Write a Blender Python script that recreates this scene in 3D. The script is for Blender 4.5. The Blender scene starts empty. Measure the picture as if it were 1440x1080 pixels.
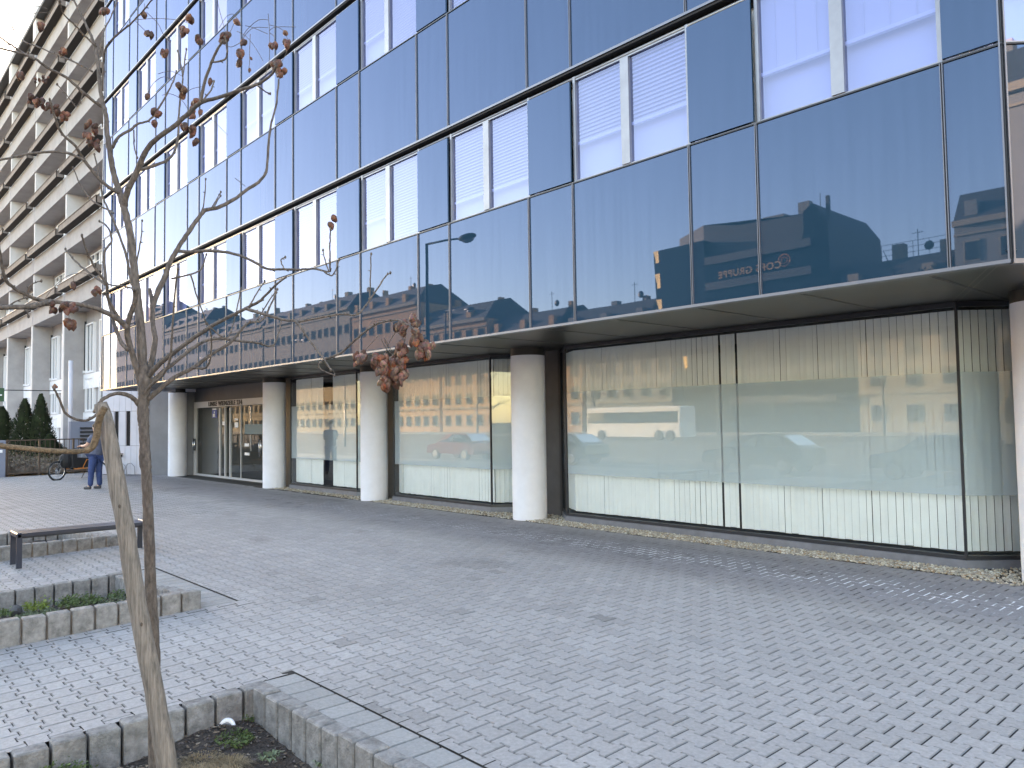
import bpy, math, random
from mathutils import Vector, Matrix
random.seed(7)
S = bpy.context.scene
COL = S.collection
rad = math.radians
# ------------------------------------------------------------------ camera
F_PX = 1081.0; EYE = 1.7
TH, PI_, RO = rad(47.7), rad(2.75), rad(0.85)
fw = Vector((-math.sin(TH)*math.cos(PI_), math.cos(TH)*math.cos(PI_), math.sin(PI_)))
rt0 = Vector((math.cos(TH), math.sin(TH), 0)); up0 = rt0.cross(fw)
RT = rt0*math.cos(RO) - up0*math.sin(RO); UP = up0*math.cos(RO) + rt0*math.sin(RO); FW = fw
cd = bpy.data.cameras.new('camera'); cam = bpy.data.objects.new('camera', cd); COL.objects.link(cam)
cd.sensor_width = 36; cd.lens = F_PX/1440*36; cd.clip_end = 2000; cd.clip_start = 0.05
M = Matrix.Identity(4)
for i in range(3):
    M[i][0] = RT[i]; M[i][1] = UP[i]; M[i][2] = -FW[i]
M[2][3] = EYE
cam.matrix_world = M
S.camera = cam
C0 = Vector((0, 0, EYE))
def pray(x, y): return FW + RT*((x-720)/F_PX) - UP*((y-540)/F_PX)
def at_z(x, y, z):
    d = pray(x, y); return C0 + d*((z-EYE)/d.z)
def at_depth(x, y, dep): return C0 + pray(x, y)*dep
# ------------------------------------------------------------------ world, sun, exposure
SUN_AZ, SUN_EL = rad(-78), rad(9.0)
w = bpy.data.worlds.new('World'); S.world = w; w.use_nodes = True
nt = w.node_tree; nt.nodes.clear()
sky = nt.nodes.new('ShaderNodeTexSky'); sky.sky_type = 'NISHITA'; sky.sun_disc = False
sky.sun_elevation = SUN_EL; sky.sun_rotation = SUN_AZ; sky.air_density = 1.0; sky.dust_density = 0.7; sky.ozone_density = 1.6
bg = nt.nodes.new('ShaderNodeBackground'); bg.inputs[1].default_value = 0.15
wo = nt.nodes.new('ShaderNodeOutputWorld')
nt.links.new(sky.outputs[0], bg.inputs[0]); nt.links.new(bg.outputs[0], wo.inputs[0])
sl = bpy.data.lights.new('sun', 'SUN'); sl.energy = 3.2; sl.angle = rad(0.5); sl.color = (1.0, 0.78, 0.55)
so = bpy.data.objects.new('sun', sl); COL.objects.link(so)
sd = Vector((math.sin(SUN_AZ)*math.cos(SUN_EL), math.cos(SUN_AZ)*math.cos(SUN_EL), math.sin(SUN_EL)))
so.rotation_euler = sd.to_track_quat('Z', 'Y').to_euler()
S.view_settings.view_transform = 'Standard'; S.view_settings.look = 'None'
S.view_settings.gamma = 1.0; S.view_settings.exposure = 3.57
S.view_settings.use_white_balance = True; S.view_settings.white_balance_temperature = 8700; S.view_settings.white_balance_tint = 20
S.render.engine = 'CYCLES'
S.cycles.max_bounces = 10; S.cycles.transparent_max_bounces = 16; S.cycles.glossy_bounces = 5
S.render.resolution_x = 1024; S.render.resolution_y = 768
# ------------------------------------------------------------------ materials
def mat(name, col, rough=0.7, metal=0.0, noise=0.0, nscale=4.0, bump=0.0, bscale=30.0, ior=None, attr=False, stretch=None, col2=None, spec=None):
    m = bpy.data.materials.new(name); m.use_nodes = True
    n = m.node_tree; b = n.nodes['Principled BSDF']
    b.inputs['Roughness'].default_value = rough; b.inputs['Metallic'].default_value = metal
    b.inputs['Base Color'].default_value = (*col, 1)
    if ior: b.inputs['IOR'].default_value = ior
    if spec is not None: b.inputs['Specular IOR Level'].default_value = spec
    co = n.nodes.new('ShaderNodeTexCoord'); mp = n.nodes.new('ShaderNodeMapping')
    n.links.new(co.outputs['Object'], mp.inputs[0])
    if stretch: mp.inputs['Scale'].default_value = stretch
    src = None
    if attr:
        a = n.nodes.new('ShaderNodeAttribute'); a.attribute_name = 'Col'; src = a.outputs['Color']
    if noise:
        t = n.nodes.new('ShaderNodeTexNoise'); t.inputs['Scale'].default_value = nscale; t.inputs['Detail'].default_value = 8
        t.inputs['Roughness'].default_value = 0.65
        n.links.new(mp.outputs[0], t.inputs['Vector'])
        r = n.nodes.new('ShaderNodeValToRGB')
        c2 = col2 if col2 else tuple(c*(1-noise) for c in col)
        r.color_ramp.elements[0].color = (*c2, 1); r.color_ramp.elements[1].color = (*[min(1, c*(1+noise*0.5)) for c in col], 1)
        r.color_ramp.elements[0].position = 0.35; r.color_ramp.elements[1].position = 0.68
        n.links.new(t.outputs['Fac'], r.inputs[0])
        o = r.outputs[0]
        if src:
            mx = n.nodes.new('ShaderNodeMixRGB'); mx.blend_type = 'MULTIPLY'; mx.inputs[0].default_value = 1
            n.links.new(src, mx.inputs[1]); n.links.new(o, mx.inputs[2]); o = mx.outputs[0]
        src = o
    if src: n.links.new(src, b.inputs['Base Color'])
    if bump:
        t = n.nodes.new('ShaderNodeTexNoise'); t.inputs['Scale'].default_value = bscale; t.inputs['Detail'].default_value = 5
        n.links.new(mp.outputs[0], t.inputs['Vector'])
        bp = n.nodes.new('ShaderNodeBump'); bp.inputs['Strength'].default_value = bump; bp.inputs['Distance'].default_value = 0.02
        n.links.new(t.outputs['Fac'], bp.inputs['Height']); n.links.new(bp.outputs[0], b.inputs['Normal'])
    return m
def glass(name, tint, ior, trans, wav=0.0, frost=None):
    """pane: fresnel mix of a see-through layer (optionally frosted) and a mirror layer"""
    m = bpy.data.materials.new(name); m.use_nodes = True; n = m.node_tree; n.nodes.clear()
    out = n.nodes.new('ShaderNodeOutputMaterial')
    tr = n.nodes.new('ShaderNodeBsdfTransparent'); tr.inputs[0].default_value = (*trans, 1)
    base = tr.outputs[0]
    if frost:
        df = n.nodes.new('ShaderNodeBsdfDiffuse'); df.inputs[0].default_value = (*frost[0], 1)
        tl = n.nodes.new('ShaderNodeBsdfTranslucent'); tl.inputs[0].default_value = (*frost[0], 1)
        m0 = n.nodes.new('ShaderNodeMixShader'); m0.inputs[0].default_value = 0.35
        n.links.new(df.outputs[0], m0.inputs[1]); n.links.new(tl.outputs[0], m0.inputs[2])
        m1 = n.nodes.new('ShaderNodeMixShader'); m1.inputs[0].default_value = frost[1]
        n.links.new(tr.outputs[0], m1.inputs[1]); n.links.new(m0.outputs[0], m1.inputs[2]); base = m1.outputs[0]
    gl = n.nodes.new('ShaderNodeBsdfGlossy'); gl.inputs['Roughness'].default_value = 0.0 if not frost else frost[2]; gl.inputs[0].default_value = (*tint, 1)
    fr = n.nodes.new('ShaderNodeFresnel')
    gb = n.nodes.new('ShaderNodeNewGeometry'); mi = n.nodes.new('ShaderNodeMapRange'); n.links.new(gb.outputs['Backfacing'], mi.inputs[0])
    mi.inputs[3].default_value = ior; mi.inputs[4].default_value = 1/ior; n.links.new(mi.outputs[0], fr.inputs[0])
    if wav:
        t = n.nodes.new('ShaderNodeTexNoise'); t.inputs['Scale'].default_value = 0.9; t.inputs['Detail'].default_value = 1
        g = n.nodes.new('ShaderNodeNewGeometry'); n.links.new(g.outputs['Position'], t.inputs['Vector'])
        bp = n.nodes.new('ShaderNodeBump'); bp.inputs['Strength'].default_value = wav; bp.inputs['Distance'].default_value = 0.02
        n.links.new(t.outputs['Fac'], bp.inputs['Height']); n.links.new(bp.outputs[0], gl.inputs['Normal'])
    mx = n.nodes.new('ShaderNodeMixShader')
    n.links.new(fr.outputs[0], mx.inputs[0]); n.links.new(base, mx.inputs[1]); n.links.new(gl.outputs[0], mx.inputs[2])
    n.links.new(mx.outputs[0], out.inputs[0])
    return m
def coated(name, body, tint, ior, wav=0.0):
    m = bpy.data.materials.new(name); m.use_nodes = True; n = m.node_tree; n.nodes.clear()
    out = n.nodes.new('ShaderNodeOutputMaterial')
    df = n.nodes.new('ShaderNodeBsdfDiffuse'); df.inputs[0].default_value = (*body, 1)
    co = n.nodes.new('ShaderNodeNewGeometry')
    mp = n.nodes.new('ShaderNodeMapping'); mp.inputs['Scale'].default_value = (14, 14, .55)
    t0 = n.nodes.new('ShaderNodeTexNoise'); t0.inputs['Scale'].default_value = 1.2; t0.inputs['Detail'].default_value = 6
    n.links.new(co.outputs['Position'], mp.inputs[0]); n.links.new(mp.outputs[0], t0.inputs['Vector'])
    rr = n.nodes.new('ShaderNodeValToRGB'); rr.color_ramp.elements[0].color = (*[c*.93 for c in tint], 1); rr.color_ramp.elements[1].color = (*tint, 1)
    rr.color_ramp.elements[0].position = .3; rr.color_ramp.elements[1].position = .6
    n.links.new(t0.outputs['Fac'], rr.inputs[0])
    gl = n.nodes.new('ShaderNodeBsdfGlossy'); gl.inputs['Roughness'].default_value = 0.012
    n.links.new(rr.outputs[0], gl.inputs[0])
    fr = n.nodes.new('ShaderNodeFresnel'); fr.inputs[0].default_value = ior
    t = n.nodes.new('ShaderNodeTexNoise'); t.inputs['Scale'].default_value = 0.8; t.inputs['Detail'].default_value = 1.5
    n.links.new(co.outputs['Position'], t.inputs['Vector'])
    bp = n.nodes.new('ShaderNodeBump'); bp.inputs['Strength'].default_value = wav; bp.inputs['Distance'].default_value = 0.02
    n.links.new(t.outputs['Fac'], bp.inputs['Height']); n.links.new(bp.outputs[0], gl.inputs['Normal'])
    mx = n.nodes.new('ShaderNodeMixShader')
    n.links.new(fr.outputs[0], mx.inputs[0]); n.links.new(df.outputs[0], mx.inputs[1]); n.links.new(gl.outputs[0], mx.inputs[2])
    n.links.new(mx.outputs[0], out.inputs[0])
    return m
MT = {}
MT['panel'] = coated('blue_panel_glass', (0.012, 0.045, 0.075), (0.34, 0.41, 0.63), 2.25, 0.035)
MT['pane'] = glass('window_pane', (0.62, 0.66, 0.90), 2.6, (0.47, 0.53, 0.76), 0.03)
MT['shop'] = glass('shop_pane', (0.96, 0.98, 1.0), 1.62, (0.89, 0.935, 0.95), 0.02)
MT['doorglass'] = glass('door_pane', (0.9, 0.95, 1.0), 1.38, (0.93, 0.95, 0.95), 0.02)
MT['film'] = glass('frosted_film', (0.95, 1, 1), 1.55, (0.85, 0.92, 0.92), 0, ((0.72, 0.78, 0.83), 0.5, 0.02))
MT['alu'] = mat('aluminium', (0.30, 0.31, 0.34), 0.4, 0.6, noise=.15, nscale=3)
MT['alu2'] = mat('mullion_metal', (0.19, 0.20, 0.23), 0.42, 0.7)
MT['aluwhite'] = mat('pale_frame', (0.55, 0.57, 0.6), 0.45, 0.2)
MT['dark'] = mat('dark_metal', (0.035, 0.038, 0.045), 0.4, 0.3)
MT['black'] = mat('black_recess', (0.012, 0.012, 0.014), 0.8)
MT['soffit'] = mat('soffit_metal', (0.05, 0.045, 0.04), 0.35, 0.25, noise=.25, nscale=1.5)
MT['joint'] = mat('soffit_joint', (0.16, 0.15, 0.14), 0.4, 0.5)
MT['column'] = mat('white_column_plaster', (0.74, 0.765, 0.83), 0.75, noise=.07, nscale=2.2, bump=.15, bscale=60)
MT['plinth'] = mat('grey_plinth', (0.17, 0.18, 0.21), 0.5, noise=.2, nscale=6)
MT['pier'] = mat('dark_pier', (0.055, 0.06, 0.07), 0.5, noise=.2, nscale=3)
MT['blind'] = mat('white_blind', (0.74, 0.74, 0.74), 0.7); MT['fill_sheet'] = mat('plain_white', (0.88, 0.88, 0.9), 0.7)
MT['slat'] = mat('cream_slat', (0.90, 0.90, 0.86), 0.75, noise=.06, nscale=2)
MT['room'] = mat('dark_interior', (0.06, 0.055, 0.05), 0.9)
MT['clad'] = mat('pale_cladding', (0.52, 0.53, 0.60), 0.45, noise=.08, nscale=1.5)
MT['clad2'] = mat('grey_cladding', (0.17, 0.18, 0.2), 0.5, noise=.15, nscale=1.5)
MT['paver'] = mat('concrete_paver', (0.95, 0.95, 0.95), 0.85, noise=.22, nscale=38, bump=.25, bscale=130, attr=True)
MT['jointsand'] = mat('joint_sand', (0.022, 0.02, 0.02), 0.95, noise=.5, nscale=12)
MT['block'] = mat('palisade_concrete', (0.22, 0.215, 0.215), 0.9, noise=.45, nscale=14, bump=.5, bscale=70)
MT['soil'] = mat('dark_soil', (0.055, 0.042, 0.036), 0.95, noise=.7, nscale=35, bump=1.0, bscale=60)
MT['bark'] = mat('bark', (0.125, 0.10, 0.088), 0.85, noise=.55, nscale=60, bump=.6, bscale=90, stretch=(1, 1, .35))
MT['wood'] = mat('weathered_wood', (0.215, 0.185, 0.165), 0.85, noise=.5, nscale=18, bump=.5, bscale=40, stretch=(5, 5, .35))
MT['rope'] = mat('coir_rope', (0.20, 0.135, 0.085), 0.9, noise=.5, nscale=60, bump=.8, bscale=150)
MT['pod'] = mat('papery_pod', (0.12, 0.052, 0.036), 0.65, noise=.75, nscale=30, bump=.3, bscale=80, attr=True)
MT['bench'] = mat('bench_steel', (0.02, 0.028, 0.05), 0.35, 0.3)
MT['asphalt'] = mat('asphalt', (0.06, 0.06, 0.062), 0.9, noise=.3, nscale=2, bump=.3, bscale=60)
MT['kerb'] = mat('granite_kerb', (0.25, 0.25, 0.25), 0.85, noise=.2, nscale=10)
MT['concrete'] = mat('grey_render', (0.37, 0.355, 0.36), 0.9, noise=.14, nscale=1.2, bump=.25, bscale=50)
MT['conc2'] = mat('pale_render', (0.6, 0.58, 0.58), 0.9, noise=.08, nscale=2)
MT['planter'] = mat('brown_planter', (0.20, 0.165, 0.15), 0.85, noise=.25, nscale=3)
MT['white'] = mat('white_paint', (0.78, 0.79, 0.82), 0.5)
MT['wglass'] = coated('dark_window_glass', (0.03, 0.035, 0.04), (.9, .95, 1), 1.7, .03)
MT['leaf'] = mat('leaf_green', (0.075, 0.12, 0.035), 0.7, noise=.5, nscale=20)
MT['leaf2'] = mat('leaf_grey', (0.12, 0.16, 0.09), 0.7, noise=.4, nscale=20)
MT['leafy'] = mat('leaf_lime', (0.14, 0.2, 0.03), 0.7, noise=.3, nscale=20)
MT['conif'] = mat('conifer_green', (0.022, 0.04, 0.016), 0.8, noise=.6, nscale=3)
MT['straw'] = mat('dry_grass', (0.28, 0.21, 0.13), 0.9, noise=.4, nscale=15)
MT['pebble'] = mat('pebble', (0.9, 0.88, 0.84), 0.8, noise=.25, nscale=30, attr=True)
MT['mulch'] = mat('dry_hedge', (0.095, 0.07, 0.05), 0.95, noise=.6, nscale=9, bump=.8, bscale=20)
MT['skin'] = mat('skin', (0.55, 0.33, 0.25), 0.55)
MT['hair'] = mat('hair', (0.05, 0.035, 0.025), 0.7)
MT['shirt'] = mat('blue_grey_shirt', (0.10, 0.12, 0.18), 0.85, noise=.25, nscale=12)
MT['jeans'] = mat('blue_jeans', (0.025, 0.055, 0.16), 0.85, noise=.3, nscale=14)
MT['shoe'] = mat('shoe_grey', (0.06, 0.06, 0.065), 0.7)
MT['rubber'] = mat('rubber', (0.015, 0.015, 0.016), 0.8)
MT['orange'] = mat('orange_paint', (0.5, 0.16, 0.03), 0.35)
MT['silver'] = mat('bright_metal', (0.55, 0.56, 0.58), 0.25, 0.9)
MT['bluepost'] = mat('blue_grey_paint', (0.16, 0.19, 0.26), 0.5)
MT['rust'] = mat('brown_iron', (0.07, 0.05, 0.04), 0.6, 0.3)
MT['fh'] = mat('ochre_facade', (0.50, 0.29, 0.14), 0.9, noise=.1, nscale=.4)
MT['fh2'] = mat('sand_facade', (0.33, 0.27, 0.19), 0.9, noise=.1, nscale=.4)
MT['fh3'] = mat('grey_facade', (0.24, 0.23, 0.21), 0.9, noise=.1, nscale=.4)
MT['hpane'] = mat('matt_dark_pane', (0.045, 0.05, 0.055), 0.95, spec=0.05)
MT['roofm'] = mat('slate_roof', (0.07, 0.075, 0.08), 0.7, noise=.2, nscale=1)
MT['office'] = coated('dark_office_glass', (0.02, 0.03, 0.04), (.6, .75, .9), 1.22, .02)
MT['brass'] = mat('bronze_panel', (0.55, 0.38, 0.16), 0.35, 0.5)
MT['frame_st'] = mat('steel_frame', (0.46, 0.47, 0.49), 0.5, 0.15)
MT['ink'] = mat('dark_lettering', (0.02, 0.02, 0.022), 0.5)
MT['sticker'] = mat('blue_sticker', (0.03, 0.06, 0.3), 0.5)
MT['carblack'] = mat('car_paint_dark', (0.03, 0.035, 0.045), 0.15, 0.4)
MT['carsilver'] = mat('car_paint_silver', (0.35, 0.36, 0.38), 0.2, 0.6)
MT['carred'] = mat('car_paint_red', (0.25, 0.03, 0.025), 0.2, 0.2)
MT['tarp'] = mat('grey_cover', (0.17, 0.19, 0.23), 0.6, noise=.3, nscale=20)
MT['green_sign'] = mat('green_sign', (0.02, 0.08, 0.04), 0.5)
# ------------------------------------------------------------------ mesh helpers
class MB:
    def __init__(s): s.v = []; s.f = []; s.c = []; s.mi = []
    def quad(s, a, b, c, d, col=None, mi=0):
        i = len(s.v); s.v += [tuple(a), tuple(b), tuple(c), tuple(d)]; s.f.append((i, i+1, i+2, i+3)); s.c.append(col); s.mi.append(mi)
    def poly(s, pts, col=None, mi=0):
        i = len(s.v); s.v += [tuple(p) for p in pts]; s.f.append(tuple(range(i, i+len(pts)))); s.c.append(col); s.mi.append(mi)
    def box(s, x0, x1, y0, y1, z0, z1, col=None, mi=0, T=None):
        P = [(x0, y0, z0), (x1, y0, z0), (x1, y1, z0), (x0, y1, z0), (x0, y0, z1), (x1, y0, z1), (x1, y1, z1), (x0, y1, z1)]
        if T: P = [tuple(T(Vector(p))) for p in P]
        i = len(s.v); s.v += P
        for f in ((0, 3, 2, 1), (4, 5, 6, 7), (0, 1, 5, 4), (1, 2, 6, 5), (2, 3, 7, 6), (3, 0, 4, 7)):
            s.f.append(tuple(i+k for k in f)); s.c.append(col); s.mi.append(mi)
        return s
    def bbox(s, x0, x1, y0, y1, z0, z1, b=.01, col=None, T=None):
        """box with chamfered top edges and vertical edges"""
        def ring(i, z): return [(x0+i, y0+b, z), (x0+b, y0+i, z), (x1-b, y0+i, z), (x1-i, y0+b, z), (x1-i, y1-b, z), (x1-b, y1-i, z), (x0+b, y1-i, z), (x0+i, y1-b, z)]
        R = [ring(0, z0), ring(0, z1-b), ring(b*.8, z1)]
        P = [p for r in R for p in r]
        if T: P = [tuple(T(Vector(p))) for p in P]
        i = len(s.v); s.v += P
        for k in range(2):
            for j in range(8):
                a = i+8*k+j; c = i+8*k+(j+1) % 8; s.f.append((a, c, c+8, a+8)); s.c.append(col); s.mi.append(0)
        s.f.append(tuple(i+16+j for j in range(8))); s.c.append(col); s.mi.append(0)
        s.f.append(tuple(i+7-j for j in range(8))); s.c.append(col); s.mi.append(0)
        return s
    def tube(s, pts, r, n=8, col=None, cap=True, mi=0):
        pts = [Vector(p) for p in pts]
        rs = r if isinstance(r, (list, tuple)) else [r]*len(pts)
        i0 = len(s.v); u = None
        for k, p in enumerate(pts):
            t = (pts[min(k+1, len(pts)-1)]-pts[max(k-1, 0)])
            if t.length < 1e-9: t = Vector((0, 0, 1))
            t.normalize()
            if u is None:
                u = t.orthogonal().normalized()
            u = (u - t*u.dot(t))
            if u.length < 1e-6: u = t.orthogonal()
            u.normalize(); v = t.cross(u)
            for j in range(n):
                a = 2*math.pi*j/n; s.v.append(tuple(p+(u*math.cos(a)+v*math.sin(a))*rs[k]))
        for k in range(len(pts)-1):
            for j in range(n):
                a = i0+k*n+j; b = i0+k*n+(j+1) % n; s.f.append((a, b, b+n, a+n)); s.c.append(col); s.mi.append(mi)
        if cap:
            s.f.append(tuple(i0+n-1-j for j in range(n))); s.c.append(col); s.mi.append(mi)
            e = i0+(len(pts)-1)*n; s.f.append(tuple(e+j for j in range(n))); s.c.append(col); s.mi.append(mi)
        return s
    def ell(s, c, rx, ry, rz, n=8, m=6, col=None, T=None, mi=0, jit=0):
        c = Vector(c); i0 = len(s.v)
        for k in range(m+1):
            ph = math.pi*k/m
            for j in range(n):
                a = 2*math.pi*j/n; q = 1+random.uniform(-jit, jit)
                p = Vector((rx*math.sin(ph)*math.cos(a)*q, ry*math.sin(ph)*math.sin(a)*q, rz*math.cos(ph)*q))
                if T: p = T @ p
                s.v.append(tuple(c+p))
        for k in range(m):
            for j in range(n):
                a = i0+k*n+j; b = i0+k*n+(j+1) % n; s.f.append((a, a+n, b+n, b)); s.c.append(col); s.mi.append(mi)
        return s
    def build(s, name, mats, parent=None, smooth=False):
        me = bpy.data.meshes.new(name); me.from_pydata(s.v, [], s.f); me.validate(); 
        ms = mats if isinstance(mats, (list, tuple)) else [mats]
        for m in ms: me.materials.append(m)
        if len(ms) > 1 and len(me.polygons) == len(s.mi): me.polygons.foreach_set('material_index', s.mi)
        if any(c is not None for c in s.c) and len(me.polygons) == len(s.c):
            ca = me.color_attributes.new('Col', 'FLOAT_COLOR', 'CORNER'); arr = []
            for p, c in zip(me.polygons, s.c):
                cc = c or (1, 1, 1); arr += [cc[0], cc[1], cc[2], 1]*p.loop_total
            ca.data.foreach_set('color', arr)
        if smooth: me.polygons.foreach_set('use_smooth', [True]*len(me.polygons))
        me.update()
        o = bpy.data.objects.new(name, me); COL.objects.link(o)
        if parent: o.parent = parent
        return o
def empty(name, loc=(0, 0, 0), rz=0):
    o = bpy.data.objects.new(name, None); o.location = loc; o.rotation_euler = (0, 0, rz); o.empty_display_size = .2
    COL.objects.link(o); return o
def tag(o, label=None, cat=None, group=None, kind=None):
    if label: o['label'] = label
    if cat: o['category'] = cat
    if group: o['group'] = group
    if kind: o['kind'] = kind
    return o
def copy_tree(o, parent=None):
    c = o.copy(); COL.objects.link(c); c.parent = parent
    for ch in list(o.children): copy_tree(ch, c)
    return c
def text_mesh(s, name, size, depth, material, parent, M4):
    cu = bpy.data.curves.new(name, 'FONT'); cu.body = s; cu.size = size; cu.extrude = depth; cu.align_x = 'CENTER'; cu.offset = size*.02; cu.space_character = 1.15
    t = bpy.data.objects.new(name+'_src', cu); COL.objects.link(t)
    dg = bpy.context.evaluated_depsgraph_get(); me = bpy.data.meshes.new_from_object(t.evaluated_get(dg))
    COL.objects.unlink(t); bpy.data.objects.remove(t)
    me.materials.clear(); me.materials.append(material)
    me.transform(M4)
    o = bpy.data.objects.new(name, me); COL.objects.link(o); o.parent = parent; return o
def zg(y): return -.03*(3.2-y) if y < 3.2 else 0.0
#@@SETTING
# ------------------------------------------------------------------ ground setting
g = MB(); g.quad((-700, -700, -.62), (700, -700, -.62), (700, 700, -.62), (-700, 700, -.62)); tag(g.build('ground', MT['asphalt']), kind='structure')
g = MB(); g.box(-400, 200, -62, -5.2, -.6, -.40); tag(g.build('road', MT['asphalt']), kind='structure')
g = MB()
for yy in (-9, -14, -26, -31):
    for k in range(-60, 30): g.quad((k*6, yy-.06, -.396), (k*6+3, yy-.06, -.396), (k*6+3, yy+.06, -.396), (k*6, yy+.06, -.396))
tag(g.build('road_marking', MT['white']), kind='structure')
g = MB(); g.box(-400, 200, -5.2, -5.0, -.6, -.245)
tag(g.build('kerb', MT['kerb']), kind='structure')
g = MB(); g.box(-400, 200, -74, -62, -.6, -.28); tag(g.build('far_pavement', MT['kerb']), kind='structure')
BEDS = [(-5.05, -2.3, 2.28, 2.52), (-9.86, -7.40, 2.74, 3.10), (-15.05, -12.05, 3.30, 3.56)]   # back X, front X, inner right Y, header right Y
def in_bed(x, y):
    for b in BEDS:
        if b[0]-.03 < x < b[1]+.03 and y < b[3]: return True
    return False
PX, PY = .19, .1405
X0, X1, Y0, Y1 = -32.0, 3.4, -4.99, 9.0
pv = MB()
from mathutils import noise as mn
def paver_col(x, y):
    b = .315*(1+random.gauss(0, .04))*(1+.10*mn.noise(Vector((x*.35, y*.5, 0)))+.07*mn.noise(Vector((x*1.7, y*1.9, 4))))
    if mn.noise(Vector((x*.9, y*1.1, 9))) > .52: b *= .86
    c = [b*1.03, b*.995, b*1.0]
    t = math.exp(-((y-8.0)/.85)**4)                       # darker, bluer lane in front of the windows
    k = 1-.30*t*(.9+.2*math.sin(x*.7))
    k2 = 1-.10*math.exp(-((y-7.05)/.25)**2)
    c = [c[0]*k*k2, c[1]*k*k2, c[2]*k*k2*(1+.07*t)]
    if y < 3.4 and x < -5: c = [q*1.06 for q in c]
    if random.random() < .02: c = [q*.86 for q in c]
    return tuple(c)
A = .014; GP = .003; CH = .005
nj = int((Y1-Y0)/PY)+1; ni = int((X1-X0)/PX)+1
def half_shape(sgn):
    # x-profile (relative -.5..+.5 of PX) : ends wide, waist narrow
    return
for j in range(nj):
    yc = Y0+(j+.5)*PY
    off = (j % 2)*.5*PX
    for i in range(ni):
        xc = X0+off+(i+.5)*PX
        clip = None
        for b_ in BEDS:
            if yc < b_[3]+.09 and b_[0]-.12 < xc < b_[1]+.12:
                if b_[0] <= xc <= b_[1] and yc < b_[3]-.08: clip = 'skip'
                elif yc > b_[3]-.09 and b_[0]-.0 < xc < b_[1]+.0: clip = ('y', b_[3])
                elif xc <= b_[0]+.1 and yc < b_[3]: clip = ('x<', b_[0]-.002)
                elif xc >= b_[1]-.1 and yc < b_[3]: clip = ('x>', b_[1]+.004)
        if clip == 'skip':
            for b_ in BEDS:
                if yc < b_[3] and b_[0]-.1 < xc < b_[0]+.1: clip = ('x<', b_[0]-.002)
                elif yc < b_[3] and b_[1]-.1 < xc < b_[1]+.1: clip = ('x>', b_[1]+.004)
            if clip == 'skip': continue
        if xc > X1 or yc > Y1: continue
        
        far = xc < -15
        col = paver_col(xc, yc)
        hx = PX/2-.0048; hy = PY/2-.0030
        xs = [(-hx, 1), (-PX*.29, 1), (-PX*.21, -1), (PX*.21, -1), (PX*.29, 1), (hx, 1)]
        top = [(xc+x, yc+hy+A*s) for x, s in xs]; bot = [(xc+x, yc-hy-A*s) for x, s in reversed(xs)]
        # trim at header strip / edge
        ring = top+bot
        if clip:
            f_ = {'y': lambda p: p[1]-clip[1], 'x<': lambda p: clip[1]-p[0], 'x>': lambda p: p[0]-clip[1]}[clip[0]]
            out = []
            for k in range(len(ring)):
                a_, b2 = ring[k], ring[(k+1) % len(ring)]; fa, fb = f_(a_), f_(b2)
                if fa >= 0: out.append(a_)
                if (fa >= 0) != (fb >= 0): t_ = fa/(fa-fb); out.append((a_[0]+(b2[0]-a_[0])*t_, a_[1]+(b2[1]-a_[1])*t_))
            if len(out) < 3: continue
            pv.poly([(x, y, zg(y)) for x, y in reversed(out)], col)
            continue
        dz = random.uniform(-.0012, .0012)
        def zz(y): return zg(y)+dz
        if far:
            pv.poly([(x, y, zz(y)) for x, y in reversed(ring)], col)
        else:
            inn = []
            for (x, y) in ring:
                dx = xc-x; dy = yc-y
                inn.append((x+math.copysign(CH, dx), y+math.copysign(CH, dy)))
            n0 = len(pv.v)
            pv.v += [(x, y, zz(y)) for x, y in inn]+[(x, y, zz(y)-CH) for x, y in ring]+[(x, y, zz(y)-.02) for x, y in ring]
            L = 12
            pv.f.append(tuple(n0+L-1-k for k in range(L))); pv.c.append(col); pv.mi.append(0)
            dk = tuple(q*.8 for q in col)
            for k in range(L):
                a = k; b = (k+1) % L
                pv.f.append((n0+a, n0+b, n0+L+b, n0+L+a)); pv.c.append(dk); pv.mi.append(0)
                pv.f.append((n0+L+a, n0+L+b, n0+2*L+b, n0+2*L+a)); pv.c.append(dk); pv.mi.append(0)
pav = pv.build('plaza_paving', MT['paver']); tag(pav, kind='structure')
# header pavers along the beds
hd = MB()
for bx0, bx1, yi, yo in BEDS:
    x = bx0
    while x < bx1-.02:
        hd.bbox(x+.009, min(x+.187, bx1)-.009, yi+.006, yo-.005, zg(yi)-.05, zg(yi)+.0005, .004, col=tuple([.305*random.uniform(.9, 1.06)]*3))
        
        x += .187
hf = MB()
for bx0, bx1, yi, yo in BEDS: hf.box(bx0, bx1-.002, yi+.001, yo-.002, -.62, zg(yi)-.03)
tag(hf.build('header_bedding', MT['jointsand']), kind='structure')
tag(hd.build('header_paving', MT['paver']), kind='structure')
# joint filler sheets (below the paver tops)
js = MB()
def sheet(x0, x1, y0, y1, d=-.0075):
    ys = [y0]+([3.2] if y0 < 3.2 < y1 else [])+[y1]
    for a, b in zip(ys[:-1], ys[1:]): js.quad((x0, a, zg(a)+d), (x1, a, zg(a)+d), (x1, b, zg(b)+d), (x0, b, zg(b)+d))
edges = sorted(BEDS)
xp = X0
for b in edges:
    sheet(xp, b[0]-.01, Y0, 3.6); sheet(b[0]-.01, b[1]+.01, b[3]-.004, 3.6); xp = b[1]+.01
sheet(xp, X1, Y0, 3.6)
sheet(X0, X1, 3.6, 9.6)
jo = js.build('joint_sand', MT['jointsand']); tag(jo, kind='structure')
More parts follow.
